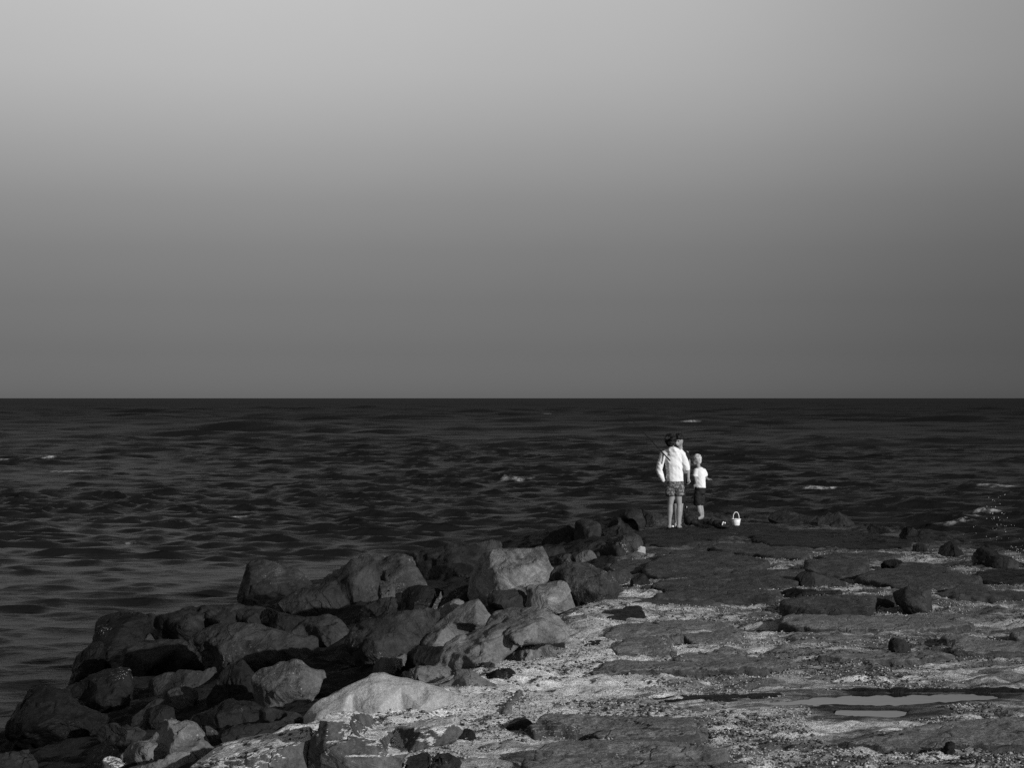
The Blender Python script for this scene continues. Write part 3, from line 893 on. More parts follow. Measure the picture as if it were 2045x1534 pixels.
B('dark rock with a wet rounded back left of the long narrow slab', 'W', 1432, '123,1376 137,1366 162,1357 176,1347 205,1338 231,1335 252,1342 263,1362 259,1384 249,1420 228,1440 196,1428 166,1404 137,1392', '190,1362,-.15 225,1358,-.2 200,1395,-.4 235,1400,-.35', group=GP)
B('big black sea-wet rock at the lower left waterline', 'W', 1482, '9,1466 16,1440 34,1416 52,1379 70,1373 94,1370 121,1377 133,1392 151,1412 178,1426 210,1446 194,1470 150,1486 98,1490 59,1484 18,1478', '70,1395,-.15 105,1395,-.2 65,1445,-.4 110,1440,-.45 150,1450,-.35', group=GP)
B('knobbly rock crusted with white barnacles below the long narrow slab', 'S', 1426, '314,1397 323,1384 354,1373 374,1372 392,1375 390,1397 380,1412 390,1424 370,1428 343,1420 323,1436 316,1424', rough=1.5, group=GP)
B('slanting dark rock left of the barnacled knobbly rock', 'K', 1452, '252,1437 274,1420 289,1400 305,1389 322,1385 334,1402 324,1414 297,1426 282,1442 268,1454 256,1450', group=GP)
B('black filler rock for the shade in the hole under the barnacled knobbly rock', 'W', 1464, '264,1454 285,1426 315,1409 340,1416 342,1444 312,1466 283,1468', group=GP)  # dark fill: the recess's shade built as a black rock
B('low dark rock in front of the shaded rock in the pile', 'W', 1464, '340,1444 365,1429 420,1420 450,1401 500,1404 524,1414 526,1444 502,1462 430,1472 366,1466', group=GP)
B('small flat-faced grey rock poking out below the stubby block', 'M', 1449, '511,1448 517,1417 526,1413 545,1414 565,1419 594,1424 608,1434 608,1448 575,1454 543,1456', '530,1425,-.1 580,1435,-.1', rough=0.5, group=GP)
B('long dark slab in shade behind the shell-topped slab', 'K', 1497, '420,1482 432,1469 446,1459 467,1451 506,1445 545,1439 602,1441 620,1458 580,1472 516,1486 457,1502 424,1504', lean=0.8, group=GP)
B('pale sculpted rock with raised seams on its right face', 'N', 1524, '240,1514 254,1496 274,1475 291,1476 313,1455 323,1441 336,1432 348,1439 372,1441 386,1445 400,1463 414,1482 431,1498 420,1514 405,1528 370,1534 330,1522 300,1534 256,1536',
  '340,1445,-.12 362,1448,-.16 352,1470,-.20 325,1480,-.06 340,1500,-.25 395,1500,-.22 285,1495,-.2 375,1475,-.06', lean=0.6, group=GP)
B('dark rock tucked behind the pale sculpted rock on its right', 'M', 1500, '386,1455 402,1452 416,1452 432,1464 444,1482 438,1502 412,1500', group=GP)
B('low dark flat rock left of the pale sculpted rock', 'K', 1507, '162,1484 172,1469 196,1455 221,1449 245,1451 274,1453 294,1463 288,1478 258,1498 245,1513 221,1504 186,1499 166,1496', lean=0.8, group=GP)
B('grey speckled rock at the bottom edge near the left corner', 'S', 1545, '157,1535 161,1514 172,1500 188,1491 205,1491 231,1498 246,1508 240,1528 236,1552 158,1552', group=GP)
B('small white-flecked rock at the bottom edge beside the pale low slab', 'T', 1552, '190,1540 203,1521 217,1515 235,1517 252,1521 268,1535 258,1558 196,1558', group=GP)
B('dark rock in the extreme bottom left corner', 'K', 1556, '-30,1518 0,1507 18,1499 29,1495 55,1489 63,1500 66,1515 70,1545 60,1566 -30,1566', group=GP)
B('pale low slab on the bottom edge below the sculpted rock', 'N', 1552, '230,1542 270,1531 313,1524 333,1512 352,1505 372,1506 385,1515 388,1532 368,1556 240,1560', lean=1.0, rough=0.5, group=GP)
B('long mottled block topped with shell grit on the bottom edge', 'T', 1552, '374,1540,.1 395,1523,.3 408,1514,.45 434,1496,.55 496,1480,.55 536,1471,.55 584,1463,.5 617,1456,.4 626,1478 616,1500 615,1526 618,1562 372,1562',
  '410,1530,-.02 440,1524,-.06 500,1512,-.06 550,1498,-.05 606,1480,-.02 440,1545,-.10 540,1530,-.12', lean=0.12, rough=0.6, cuts=3, group=GP)
B('dark notch stone between the two shell-topped blocks', 'W', 1550, '604,1500 612,1470 630,1455 648,1460 648,1500 640,1556 606,1558', dd=0.35, group=GP)
B('massive upright-ended block with a dark crown, on the bottom edge', 'T', 1552, '620,1562 617,1505 624,1472 636,1458 640,1440 652,1428,.1 687,1425,.25 708,1427,.3 719,1439,.4 730,1453,.5 747,1461,.6 790,1455,.7 840,1447,.7 905,1435,.7 930,1439,.6 924,1462,.3 908,1484,.2 862,1494 815,1505 806,1524 804,1562',
  '655,1440,-.04 700,1444,.02 650,1490,-.12 712,1470,-.05 760,1475,.0 840,1462,.08 900,1452,.2 700,1530,-.16 770,1510,-.1', lean=0.12, rough=0.5, cuts=0, group=GP)
B('dark rock on the bottom edge right of the massive block', 'W', 1556, '796,1560 804,1520 820,1502 850,1496 866,1506 866,1562', group=GP)
B('rounded rock with a lit right side on the bottom edge', 'M', 1558, '848,1562 857,1510 880,1499 895,1502 917,1518 930,1562', group=GP)
B('small black stone standing for a shaded gap at the gravel edge right of the massive block', 'W', 1486, '904,1486 911,1462 930,1454 950,1460 950,1480 925,1490', group=GP)  # the gap's shade is given as the colour of a stone

# ---- far end and right side
B('dark hump of rock under the feet of the blond child', 'K', 1058, '1384,1056 1390,1042 1400,1036 1415,1036 1435,1039 1452,1045 1450,1060 1400,1063', group=GF)
B('flat-topped dark rock at the very end of the jetty', 'K', 1048, '1540,1034 1546,1020 1565,1016 1590,1021 1622,1028 1648,1032 1646,1050 1580,1053 1546,1048', group=GF, lean=0.8)
B('lumpy dark rock at the end of the jetty, right of the flat-topped one', 'K', 1054, '1630,1034 1650,1025 1680,1021 1705,1028 1742,1044 1748,1056 1690,1060 1636,1054', group=GF, lean=0.8)
B('dark tilted plank-like rock sloping down right at the jetty end', 'W', 1070, '1730,1058 1737,1048 1746,1045 1772,1052 1817,1072 1808,1080 1767,1070', group=GF, lean=0.7)
B('pointed black rock at the right edge near the breaking wave', 'W', 1088, '1792,1064 1796,1059 1806,1049 1821,1054 1841,1059 1867,1065 1887,1076 1896,1083 1884,1098 1864,1094 1830,1085 1805,1080', group=GR)
B('rounded dark boulder standing in front of the pointed black rock', 'K', 1108, '1820,1104 1824,1083 1834,1073 1846,1073 1858,1080 1866,1092 1878,1103 1858,1112 1830,1111', group=GR)
B('dark domed boulder right of the rounded boulder', 'W', 1116, '1874,1106 1880,1096 1888,1085 1902,1078 1915,1079 1929,1086 1946,1096 1956,1102 1946,1115 1911,1122 1883,1120', group=GR)
B('largest black boulder at the right margin, half out of frame', 'W', 1138, '1938,1112 1955,1096 1975,1089 1990,1087 2008,1091 2022,1100 2045,1109 2075,1120 2078,1142 2031,1144 1999,1142 1973,1140 1946,1124', group=GR)
B('low grey rock in front of the largest black boulder', 'M', 1140, '1968,1126 1980,1115 2017,1116 2035,1121 2040,1140 2017,1144 1980,1140', group=GR)
B('black rounded stone on the big right-hand slab', 'W', 1139, '1754,1128 1770,1118 1788,1116 1806,1118 1816,1129 1811,1140 1788,1142 1768,1137', group=GR)
B('angular dark rock with a pointed left end, in the middle of the slabs', 'K', 1179, '1574,1172 1590,1155 1606,1142 1627,1149 1655,1150 1690,1152 1720,1168 1716,1182 1664,1184 1611,1184 1584,1180', group=GR, lean=0.6)
B('dark low rock with a hollow under it, in front of the angular rock', 'W', 1195, '1546,1190 1560,1176 1587,1173 1611,1178 1646,1178 1694,1179 1704,1188 1664,1198 1574,1200', group=GR, lean=0.6)
B('smooth upright grey block with a shadowed left side', 'M', 1222, '1784,1184,.25 1797,1177,.15 1810,1171 1828,1169 1854,1174 1861,1180 1862,1221 1851,1227 1836,1224 1815,1218 1801,1211 1790,1210,.25', '1806,1182,-.08 1808,1205,-.2 1850,1185,-.1 1848,1215,-.2', rough=0.4, group=GR)
B('small low grey block left of the smooth upright block', 'M', 1212, '1741,1214 1748,1195 1765,1189 1786,1186 1794,1208 1775,1216', rough=0.5, group=GR)
B('small angular stone resting on the gravel at the right', 'M', 1304, '1773,1294 1781,1278 1810,1280 1828,1290 1828,1305 1797,1308', group=GR)
B('black stone standing for the shade in a hollow near the bottom right', 'W', 1516, '1862,1512 1876,1489 1890,1483 1908,1484 1905,1507 1894,1522 1876,1520', group=GR)  # a shaded hole, built as a stone of black colour
B('grey stone left of the long dark slabs, below the domed boulder', 'M', 1166, '1205,1156 1218,1141 1245,1127 1264,1133 1275,1152 1252,1168 1222,1172', group=GP)
B('small stone right of the shell-dotted big dark rock', 'K', 1174, '1260,1156 1283,1142 1302,1154 1314,1172 1280,1180 1262,1172', group=GP)
B('chalk-white lump of rock by the gravel stripe near the domed boulder', 'P', 1106, '1258,1106 1262,1096 1275,1090 1292,1091 1294,1100 1280,1110', name='stone', cat='stone')
B('chalk-white stone on the gravel patch in the middle of the slabs', 'P', 1139, '1582,1139 1588,1130 1598,1126 1606,1130 1609,1141 1594,1142', name='stone', cat='stone')
B('little white stone at the mouth of a dark slab, near the pale block', 'P', 1246, '1199,1232 1206,1227 1215,1230 1216,1248 1206,1251 1202,1242', name='stone', cat='stone')

# ---- slabs bedded in the jetty top
S = slab
S('broad dark slab under the standing group', 'K', '1255,1066 1290,1058 1340,1050 1385,1052 1440,1060 1485,1067 1430,1080 1350,1088 1290,1090', h=.05, group=GS)
S('dark ledge slab behind the pale handled pail', 'K', '1395,1064 1425,1048 1480,1046 1540,1049 1580,1058 1530,1072 1450,1072', h=.04, group=GS)
S('very wide black wet slab near the jetty end', 'W', '1500,1076 1560,1061 1620,1058 1700,1062 1760,1068 1822,1080 1800,1094 1700,1097 1620,1096 1550,1090', h=.05, group=GS)
S('thin dark slab between the two far gravel stripes', 'D', '1280,1120 1310,1107 1350,1100 1400,1093 1425,1096 1372,1108 1332,1119 1308,1125', h=.05, group=GS)
S('large domed dark slab in front of the standing group', 'D', '1286,1130 1314,1116 1344,1104 1373,1099 1412,1101 1460,1105 1500,1114 1535,1122 1508,1136 1488,1146 1440,1154 1380,1160 1318,1154 1288,1146', h=.16, dome=.06, group=GS)
S('long level dark slab right of the large domed slab', 'D', '1420,1095 1430,1086 1488,1086 1550,1090 1615,1093 1622,1108 1604,1117 1576,1113 1523,1110 1490,1106 1450,1103', h=.07, group=GS)
S('wide dark slab with a shadowed notch, in front of the large domed slab', 'D', '1300,1170 1320,1160 1400,1149 1485,1142 1541,1138 1608,1138 1602,1158 1578,1171 1546,1172 1506,1179 1435,1184 1350,1184', h=.15, group=GS)
S('flat dark slab left of the black rounded stone', 'D', '1608,1120 1664,1116 1722,1114 1738,1123 1716,1145 1682,1153 1629,1147 1608,1138', h=.10, group=GS)
S('biggest smooth slab on the right, reaching towards the black boulders', 'D', '1708,1153 1753,1136 1779,1135 1809,1123 1846,1124 1885,1132 1908,1144 1960,1152 1952,1167 1894,1174 1850,1178 1806,1180 1785,1175 1744,1161', h=.16, dome=.05, group=GS)
S('slab coloured black for the shadow in front of the low grey rock at the right margin', 'W', '1950,1143 2000,1136 2035,1138 2070,1142 2070,1164 2000,1167 1955,1160', h=.08, group=GS)  # the shadow here is painted by the slab's black colour
S('dark slab running off the right edge above the dull gravel', 'D', '1862,1187 1893,1178 1920,1166 1964,1168 1990,1178 2070,1182 2070,1200 1982,1194 1911,1192', h=.09, group=GS)
S('low dark slab among the gravel stripes behind the shell-dotted rock', 'D', '1212,1133 1240,1121 1280,1120 1324,1119 1314,1138 1270,1144 1232,1144', h=.08, group=GS)
S('dark slab squeezed between gravel stripes near the domed boulder', 'K', '1284,1088 1286,1074 1330,1068 1384,1072 1390,1084 1340,1091', h=.04, group=GS)
S('dark slab under the flat slab left of the black rounded stone', 'D', '1630,1110 1680,1106 1740,1105 1800,1108 1790,1116 1700,1118 1640,1117', h=.05, group=GS)
S('long dark slab above the shell mound in the middle', 'D', '1294,1200 1314,1187 1347,1181 1437,1179 1556,1180 1562,1196 1482,1196 1415,1199 1336,1202', h=.10, group=GS)
S('thin dark slab below the long one above the shell mound', 'D', '1252,1206 1291,1200 1370,1204 1422,1199 1440,1204 1392,1213 1325,1217 1266,1212', h=.05, group=GS)
S('dark overhanging slab above the little white stone', 'W', '1199,1226 1246,1216 1280,1211 1284,1226 1257,1235 1235,1240 1216,1246', h=.04, group=GS)
S('dark ledge slab behind the small low grey block', 'D', '1556,1198 1623,1192 1700,1191 1750,1193 1746,1212 1700,1216 1661,1226 1623,1220 1564,1210', h=.12, group=GS)
S('long tapering dark slab below the smooth upright block', 'V', '1555,1244 1574,1228 1648,1229 1751,1233 1854,1234 1945,1247 1882,1258 1777,1264 1674,1259 1595,1255', h=.09, group=GS)
S('dark slab edged by a bright gravel strip, left of the tapering slab', 'V', '1296,1245 1370,1240 1437,1244 1464,1247 1442,1261 1392,1257 1322,1253', h=.05, group=GS)
S('grey grained slab like a fallen plank, beside the broad pale rock', 'V', '1203,1275 1226,1254 1257,1248 1302,1249 1347,1258 1364,1267 1325,1270 1289,1274 1257,1280 1224,1287', h=.10, group=GS)
S('small dark slab at the tip of the plank-like slab', 'K', '1154,1298 1172,1283 1206,1277 1223,1287 1199,1294 1172,1297', h=.06, group=GS)
S('dark lens-shaped slab ringed by a curve of bright gravel', 'V', '1215,1297 1244,1281 1271,1276 1314,1278 1338,1289 1356,1300 1302,1310 1246,1308 1222,1303', h=.10, group=GS)
S('rough dark slab right of the curved gravel band', 'V', '1360,1267 1404,1263 1460,1263 1486,1270 1472,1283 1415,1285 1376,1284', h=.06, group=GS)
S('dark slab end right of the lens-shaped slab', 'V', '1400,1309 1437,1297 1460,1293 1490,1304 1483,1317 1437,1315', h=.07, group=GS)
S('wide grained grey slab with a shell-dusted top, in the middle', 'V', '1342,1320 1354,1306 1437,1305 1527,1314 1566,1324 1482,1330 1392,1325', h=.04, group=GS)
S('very long thin dark slab across the middle of the gravel', 'V', '1184,1342 1208,1326 1239,1321 1302,1323 1370,1325 1460,1325 1532,1328 1530,1337 1437,1338 1325,1339 1257,1342 1192,1349', h=.05, group=GS)
S('shallow dark slab with a bright shelf edge near the centre right', 'V', '1500,1327 1520,1313 1579,1313 1593,1324 1546,1331', h=.04, group=GS)
S('thin dark slab line below the long tapering slab', 'V', '1552,1273 1623,1268 1674,1272 1776,1279 1700,1284 1595,1279', h=.03, group=GS)
S('dark slab running off the right edge below the curved gravel patch', 'V', '1896,1299 1905,1283 1950,1281 2070,1282 2070,1306 1956,1304', h=.07, group=GS)
S('dark slab just above the right-edge slab, left of the gravel patch', 'V', '1874,1272 1931,1264 1956,1274 2000,1282 1931,1286 1890,1280', h=.05, group=GS)
S('dark corner of a slab at the right margin beside the gravel patch', 'V', '2016,1266 2070,1260 2070,1282 2028,1277', h=.05, group=GS)
S('dark sunken slab around the small angular stone', 'V', '1632,1310 1700,1302 1738,1299 1777,1303 1815,1305 1854,1299 1910,1309 1828,1318 1751,1318 1672,1315', h=.04, group=GS)
S('small dark slab with a ragged top in the bright gravel, centre', 'V', '1190,1408 1215,1399 1250,1396 1274,1402 1264,1411 1228,1412', h=.05, group=GS)
S('wet dark slab at the left tip of the long puddle', 'W', '1262,1400 1330,1393 1420,1391 1500,1386 1562,1388 1550,1398 1440,1406 1330,1405', h=.012, z0=0.0, group=GS)
S('black rim slab behind the long puddle', 'W', '1590,1385 1630,1378 1760,1376 1900,1375 2070,1378 2070,1386 1980,1384 1800,1383 1660,1384', h=.03, z0=-.01, group=GS)
S('black rim slab between the two puddles', 'W', '1570,1424 1590,1410 1640,1411 1700,1413 1790,1412 1850,1409 1950,1404 2010,1401 2020,1408 1910,1416 1830,1421 1700,1421 1640,1430', h=.012, z0=-0.02, rough=.6, group=GS)
S('large smooth dark slab near the bottom right corner', 'V', '1690,1484 1790,1462 1870,1448 1960,1439 2070,1430 2070,1492 1950,1490 1850,1497 1755,1497', h=.10, group=GS)
S('dark slab on the bottom edge near the right', 'V', '1744,1540 1800,1526 1880,1527 1955,1532 1960,1558 1736,1560', h=.05, group=GS)
S('grained dark slab with a clump of shells at its left end', 'V', '1058,1448 1087,1431 1132,1429 1238,1432 1317,1430 1386,1432 1415,1449 1317,1457 1238,1463 1158,1469 1092,1472 1064,1462', h=.13, group=GS)
S('narrow dark slab below the grained slab', 'V', '1180,1468 1209,1461 1264,1461 1370,1461 1400,1470 1330,1478 1264,1479 1205,1478', h=.04, group=GS)
S('long dark slab low in the middle foreground', 'V', '1040,1515 1079,1494 1132,1482 1238,1480 1343,1483 1449,1490 1460,1503 1396,1519 1304,1517 1224,1505 1132,1508 1068,1519', h=.10, group=GS)
S('flat grey slab on the bottom edge in the middle', 'V', '1046,1532 1106,1517 1211,1518 1317,1522 1449,1519 1494,1531 1494,1560 1060,1560', h=.06, group=GS)
S('small level slab at the left of the bright gravel bank', 'K', '976,1455 996,1443 1035,1434 1051,1429 1064,1440 1048,1460 1005,1460', h=.10, group=GS)
S('tilted dark slab showing through the bright gravel bank', 'V', '1000,1424 1012,1400 1030,1384 1044,1378 1040,1392 1024,1410 1012,1426', h=.05, group=GS)


def finish_jobs():
    dg = bpy.context.evaluated_depsgraph_get()
    dg.update()
    tris = 0
    for o, mat, fin in JOBS:
        me = bpy.data.meshes.new_from_object(o.evaluated_get(dg), depsgraph=dg)
        n = len(me.vertices)
        co = np.empty(n * 3, np.float32); me.vertices.foreach_get('co', co); co = co.reshape(-1, 3).astype(float)
        nr = np.empty(n * 3, np.float32); me.vertices.foreach_get('normal', nr); nr = nr.reshape(-1, 3).astype(float)
        ed = np.empty(len(me.edges) * 2, np.int32); me.edges.foreach_get('vertices', ed); ed = ed.reshape(-1, 2)
        if n:
            co = fin(co, nr, ed)
            me.vertices.foreach_set('co', co.astype(np.float32).ravel())
            me.polygons.foreach_set('use_smooth', np.ones(len(me.polygons), bool))
        me.update()
        old = o.data
        o.modifiers.clear()
        o.data = me
        me.name = old.name
        bpy.data.meshes.remove(old)
        me.materials.clear()
        me.materials.append(mat)
        tris += len(me.polygons) * 2
    JOBS.clear()
    return tris


print('ROCK TRIS', finish_jobs(), NROCK[0])

# ------------------------------------------------------------------ loose shells and pebbles
def scatter(name, n, seed, smin, smax, mat, label, lo):
    r = np.random.default_rng(seed)
    D = 13.2 * (34.0 / 13.2) ** r.uniform(0, 1, n * 3) ** 1.25
    xl = np.interp(D, ED, EX) - 0.15
    X = xl + r.uniform(0, 1, n * 3) * (np.minimum(D * 0.245, np.interp(D, RD, RX)) - xl)
    p = np.stack([X, D, np.zeros_like(X)], -1)
    z, shell, wet, rich = ground_full(X, D)
    dens = fbm(p * np.array([1.3, 0.9, 1]), 3, seed + 2) + 0.6 * fbm(p * 4.0, 2, seed + 4)
    keep = (shell > 0.4) & (wet < 0.4) & (dens > lo)
    for pl in PUD:
        keep &= poly_dist(X, D, pl) > 0.15
    k = np.nonzero(keep)[0][:n]
    X, D, z = X[k], D[k], z[k]
    m = len(k)
    base = np.array([(1, 0, 0), (0, 1, 0), (-1, 0, 0), (0, -1, 0), (0, 0, 1), (0, 0, -1)], float)
    fc = np.array([(0, 1, 4), (1, 2, 4), (2, 3, 4), (3, 0, 4), (1, 0, 5), (2, 1, 5), (3, 2, 5), (0, 3, 5)])
    s = r.uniform(smin, smax, m) ** 1.0
    v = base[None] * r.uniform(0.6, 1.25, (m, 6, 1))
    v[:, :, 2] *= r.uniform(0.25, 0.8, (m, 1))
    a = r.uniform(0, 6.28, m); tl = r.uniform(-0.7, 0.7, m)
    ca, sa, ct, st = np.cos(a), np.sin(a), np.cos(tl), np.sin(tl)
    x, y, zz = v[..., 0], v[..., 1], v[..., 2]
    y, zz = y * ct[:, None] - zz * st[:, None], y * st[:, None] + zz * ct[:, None]
    x, y = x * ca[:, None] - y * sa[:, None], x * sa[:, None] + y * ca[:, None]
    co = np.stack([x * s[:, None] + X[:, None], y * s[:, None] + D[:, None], zz * s[:, None] + z[:, None] + 0.25 * s[:, None]], -1).reshape(-1, 3)
    f = (fc[None] + 6 * np.arange(m)[:, None, None]).reshape(-1, 3)
    me = bpy.data.meshes.new(name)
    me.vertices.add(len(co)); me.vertices.foreach_set('co', co.astype(np.float32).ravel())
    me.loops.add(len(f) * 3); me.loops.foreach_set('vertex_index', f.astype(np.int32).ravel())
    me.polygons.add(len(f)); me.polygons.foreach_set('loop_start', (np.arange(len(f)) * 3).astype(np.int32))
    me.polygons.foreach_set('loop_total', np.full(len(f), 3, np.int32))
    me.update(calc_edges=True)
    o = link(name, me, mat)
    tag(o, label, kind='stuff')


scatter('broken_shells', 25000, 3, 0.005, 0.017, plain_mat('broken_shell', 0.22, 0.8, 0.2, 0.6, 23), 'bright broken shells strewn over the jetty top', -0.1)
scatter('crevice_pebbles', 11000, 5, 0.006, 0.022, plain_mat('crevice_dark', 0.05, 0.8, 0.3, 0.5, 9), 'small dark pebbles standing for shaded crevices among the broken shells', 0.25)  # dark colour doubles as shade in crevices between the shells

# ------------------------------------------------------------------ people and their things
DG = bpy.context.evaluated_depsgraph_get()
DG.update()


def pixel_depth(x, y):
    d = P(x, y, 1.0) - Vector((0, 0, ZC))
    ok, loc, *_ = SC.ray_cast(DG, Vector((0, 0, ZC)), d.normalized())
    return loc.y if ok else hit(x, y)


def floor_at(X, D):
    ok, loc, *_ = SC.ray_cast(DG, Vector((X, D, 0.5)), Vector((0, 0, -1)))
    return loc.z if ok else 0.0


class Shape:
    """collects closed tubes and ellipsoids; voxel remeshing fuses them into one skin"""
    def __init__(s, D):
        s.v, s.f, s.D = [], [], D

    def w(s, p):
        return P(p[0], p[1], s.D + (p[2] if len(p) > 2 else 0.0))

    def tube(s, pts, rad, seg=14):
        pw = [p if isinstance(p, Vector) else s.w(p) for p in pts]
        rings = []
        for i, p in enumerate(pw):
            t = (pw[min(i + 1, len(pw) - 1)] - pw[max(i - 1, 0)]).normalized()
            side = t.cross(Vector((0, 1, 0)))
            if side.length < 0.2:
                side = t.cross(Vector((0, 0, 1)))
            side.normalize()
            fw = side.cross(t)
            a, b = rad[i] if isinstance(rad[i], tuple) else (rad[i], rad[i])
            ring = []
            for k in range(seg):
                g = 2 * math.pi * k / seg
                ring.append(len(s.v)); s.v.append(tuple(p + side * (a * math.cos(g)) + fw * (b * math.sin(g))))
            rings.append(ring)
        for r0, r1 in zip(rings, rings[1:]):
            for k in range(seg):
                s.f.append((r0[k], r0[(k + 1) % seg], r1[(k + 1) % seg], r1[k]))
        for ring, p, q in ((rings[0], pw[0], pw[1]), (rings[-1], pw[-1], pw[-2])):
            d = (p - q).normalized()
            rr = rad[0] if ring is rings[0] else rad[-1]
            rr = min(rr) if isinstance(rr, tuple) else rr
            c = len(s.v); s.v.append(tuple(p + d * rr * 0.6))
            for k in range(seg):
                s.f.append((ring[k], ring[(k + 1) % seg], c))

    def ball(s, p, rx, ry, rz, seg=16):
        c = p if isinstance(p, Vector) else s.w(p)
        rows = []
        for i in range(1, 8):
            th = math.pi * i / 8
            row = []
            for k in range(seg):
                g = 2 * math.pi * k / seg
                row.append(len(s.v)); s.v.append((c.x + rx * math.sin(th) * math.cos(g), c.y + ry * math.sin(th) * math.sin(g), c.z + rz * math.cos(th)))
            rows.append(row)
        for r0, r1 in zip(rows, rows[1:]):
            for k in range(seg):
                s.f.append((r0[k], r0[(k + 1) % seg], r1[(k + 1) % seg], r1[k]))
        for row, zz in ((rows[0], rz), (rows[-1], -rz)):
            t = len(s.v); s.v.append((c.x, c.y, c.z + zz))
            for k in range(seg):
                s.f.append((row[k], row[(k + 1) % seg], t))

    def queue(s, name, mat, parent, voxel=0.011, smooth=2, noise=0.0, nscale=30, folds=0.0):
        co = np.array(s.v)
        org = np.array(parent.location)
        me = new_mesh_np(name, co - org, s.f)
        o = link(name, me, None, parent)
        md = o.modifiers.new('remesh', 'REMESH')
        md.mode = 'VOXEL'; md.voxel_size = voxel

        def fin(c, nrm, ed):
            c = laplace(c, ed, smooth, 0.5)
            d = noise * fbm(c * nscale, 3, 3) if noise else 0.0 * c[:, 0]
            if folds:
                q = c @ np.array([[9.0, 2.0, 0], [2.0, 6.0, 0], [6.5, 3.0, 5.0]])
                d = d + folds * fbm(q, 2, 12, 0.6, True)
            return c + nrm * d[:, None]
        JOBS.append((o, mat, fin))
        return o


def root(name, loc, label, cat, group=None):
    o = bpy.data.objects.new(name, None)
    o.empty_display_size = 0.1
    COL.objects.link(o)
    o.location = loc
    return tag(o, label, cat, group)


def hand(sh, wrist, direction, palm_side, scale=1.0, curl=0.5):
    """palm with four unequal bent fingers and a thumb leaving its side"""
    d = direction.normalized(); n = palm_side.normalized()
    across = d.cross(n).normalized()
    L = 0.085 * scale
    sh.tube([wrist, wrist + d * L * 0.5, wrist + d * L], [(0.022 * scale, 0.018 * scale), (0.036 * scale, 0.016 * scale), (0.036 * scale, 0.014 * scale)], 10)
    for k, ln in enumerate((0.068, 0.076, 0.070, 0.055)):
        b = wrist + d * L + across * (0.027 - 0.018 * k) * scale
        m = b + (d * (1 - 0.4 * curl) + n * 0.7 * curl).normalized() * ln * 0.5 * scale
        e = m + (d * (1 - 1.3 * curl) + n * 1.1 * curl).normalized() * ln * 0.5 * scale
        sh.tube([b - d * 0.01, b, m, e], [0.009 * scale, 0.009 * scale, 0.0085 * scale, 0.007 * scale], 7)
    b = wrist + d * L * 0.35 + across * 0.03 * scale
    m = b + (across * 0.7 + d * 0.6 + n * 0.3).normalized() * 0.035 * scale
    e = m + (d * 0.8 + n * 0.5).normalized() * 0.03 * scale
    sh.tube([b - across * 0.01, b, m, e], [0.011 * scale, 0.011 * scale, 0.010 * scale, 0.008 * scale], 7)


skin = plain_mat('skin', 0.20, 0.6, 0.3, 0.08, 20)
skin_d = plain_mat('tanned_skin', 0.20, 0.6, 0.3, 0.10, 20)
white = plain_mat('white_cotton', 0.60, 0.9, 0.1, 0.04, 14, bump=0.01)
black_top = plain_mat('black_cotton', 0.012, 0.9, 0.1)
dark_hair = plain_mat('dark_hair', 0.006, 0.6, 0.2, 0.5, 60)
blond = plain_mat('blond_hair', 0.36, 0.6, 0.3, 0.55, 30, bump=0.01)
short_grey = plain_mat('grey_print_cloth', 0.055, 0.9, 0.1, 0.5, 26, lo=0.19, thr=0.49)
short_dark = plain_mat('dark_print_cloth', 0.010, 0.8, 0.2, 0.5, 22, lo=0.06, thr=0.60)
eye_m = plain_mat('dark_eye', 0.01, 0.2, 0.5)
lens_dark = plain_mat('dark_fabric', 0.008, 0.7, 0.2, 0.4, 20)
pale_plastic = plain_mat('pale_plastic', 0.62, 0.5, 0.4)
carbon = plain_mat('black_rod', 0.006, 0.4, 0.4)

# --- person seen from behind in a white hooded top
D1 = pixel_depth(1346, 1056)
p1 = root('person', P(1346, 1055, D1), 'person from behind in a white long-sleeved hooded top and grey patterned shorts', 'person')
b1 = Shape(D1)
for hx, kx, ax, tx, sg in ((1341, 1338.5, 1337, 1334, -1), (1354, 1356.5, 1355, 1359, 1)):
    b1.tube([(hx, 966), (hx - sg * 0.5, 985), (kx, 1009), (kx - 0.3, 1021, -.012), (ax, 1036, -.005), (ax, 1047), (ax, 1053)], [.084, .072, .046, .050, .038, .030, .034])
    b1.tube([(ax, 1052.2, -.035), (ax + sg * 0.6, 1052.6, .05), (tx, 1053.4, .16)], [(.036, .026), (.040, .024), (.040, .015)], 10)
    for t in range(5):
        q = b1.w((tx + (t - 2) * 1.9 * sg, 1053.8, .17 - abs(t - 1) * .01))
        b1.tube([q, q + Vector((0, .035 - .004 * t, -.002))], [.010, .009], 6)
b1.tube([(1347, 974), (1347, 958), (1346, 938), (1345, 915), (1344, 905), (1342, 899)], [(.15, .10), (.145, .10), (.14, .095), (.155, .10), (.15, .085), (.07, .06)])
b1.tube([(1342, 900), (1340, 894, .01), (1339, 888, .02)], [.055, .052, .055])
b1.ball((1338.5, 880.5, .02), .076, .092, .108)
b1.ball((1347.2, 884, .03), .012, .02, .03)
b1.ball((1330.2, 884, .03), .012, .02, .03)
b1.tube([(1325, 907), (1318.5, 938, .02), (1327, 962, .02)], [.045, .036, .026])
hand(b1, b1.w((1327, 962, .02)), Vector((0.3, 0.15, -1)), Vector((1, 0.3, 0)), 0.95)
b1.tube([(1361, 908), (1371, 936), (1360, 938, .24)], [.045, .036, .026])
hand(b1, b1.w((1360, 938, .24)), Vector((-1, 0.4, -0.1)), Vector((0, 1, -0.4)), 0.95)
b1.queue('body', skin, p1, 0.0095, 2)
t1 = Shape(D1)
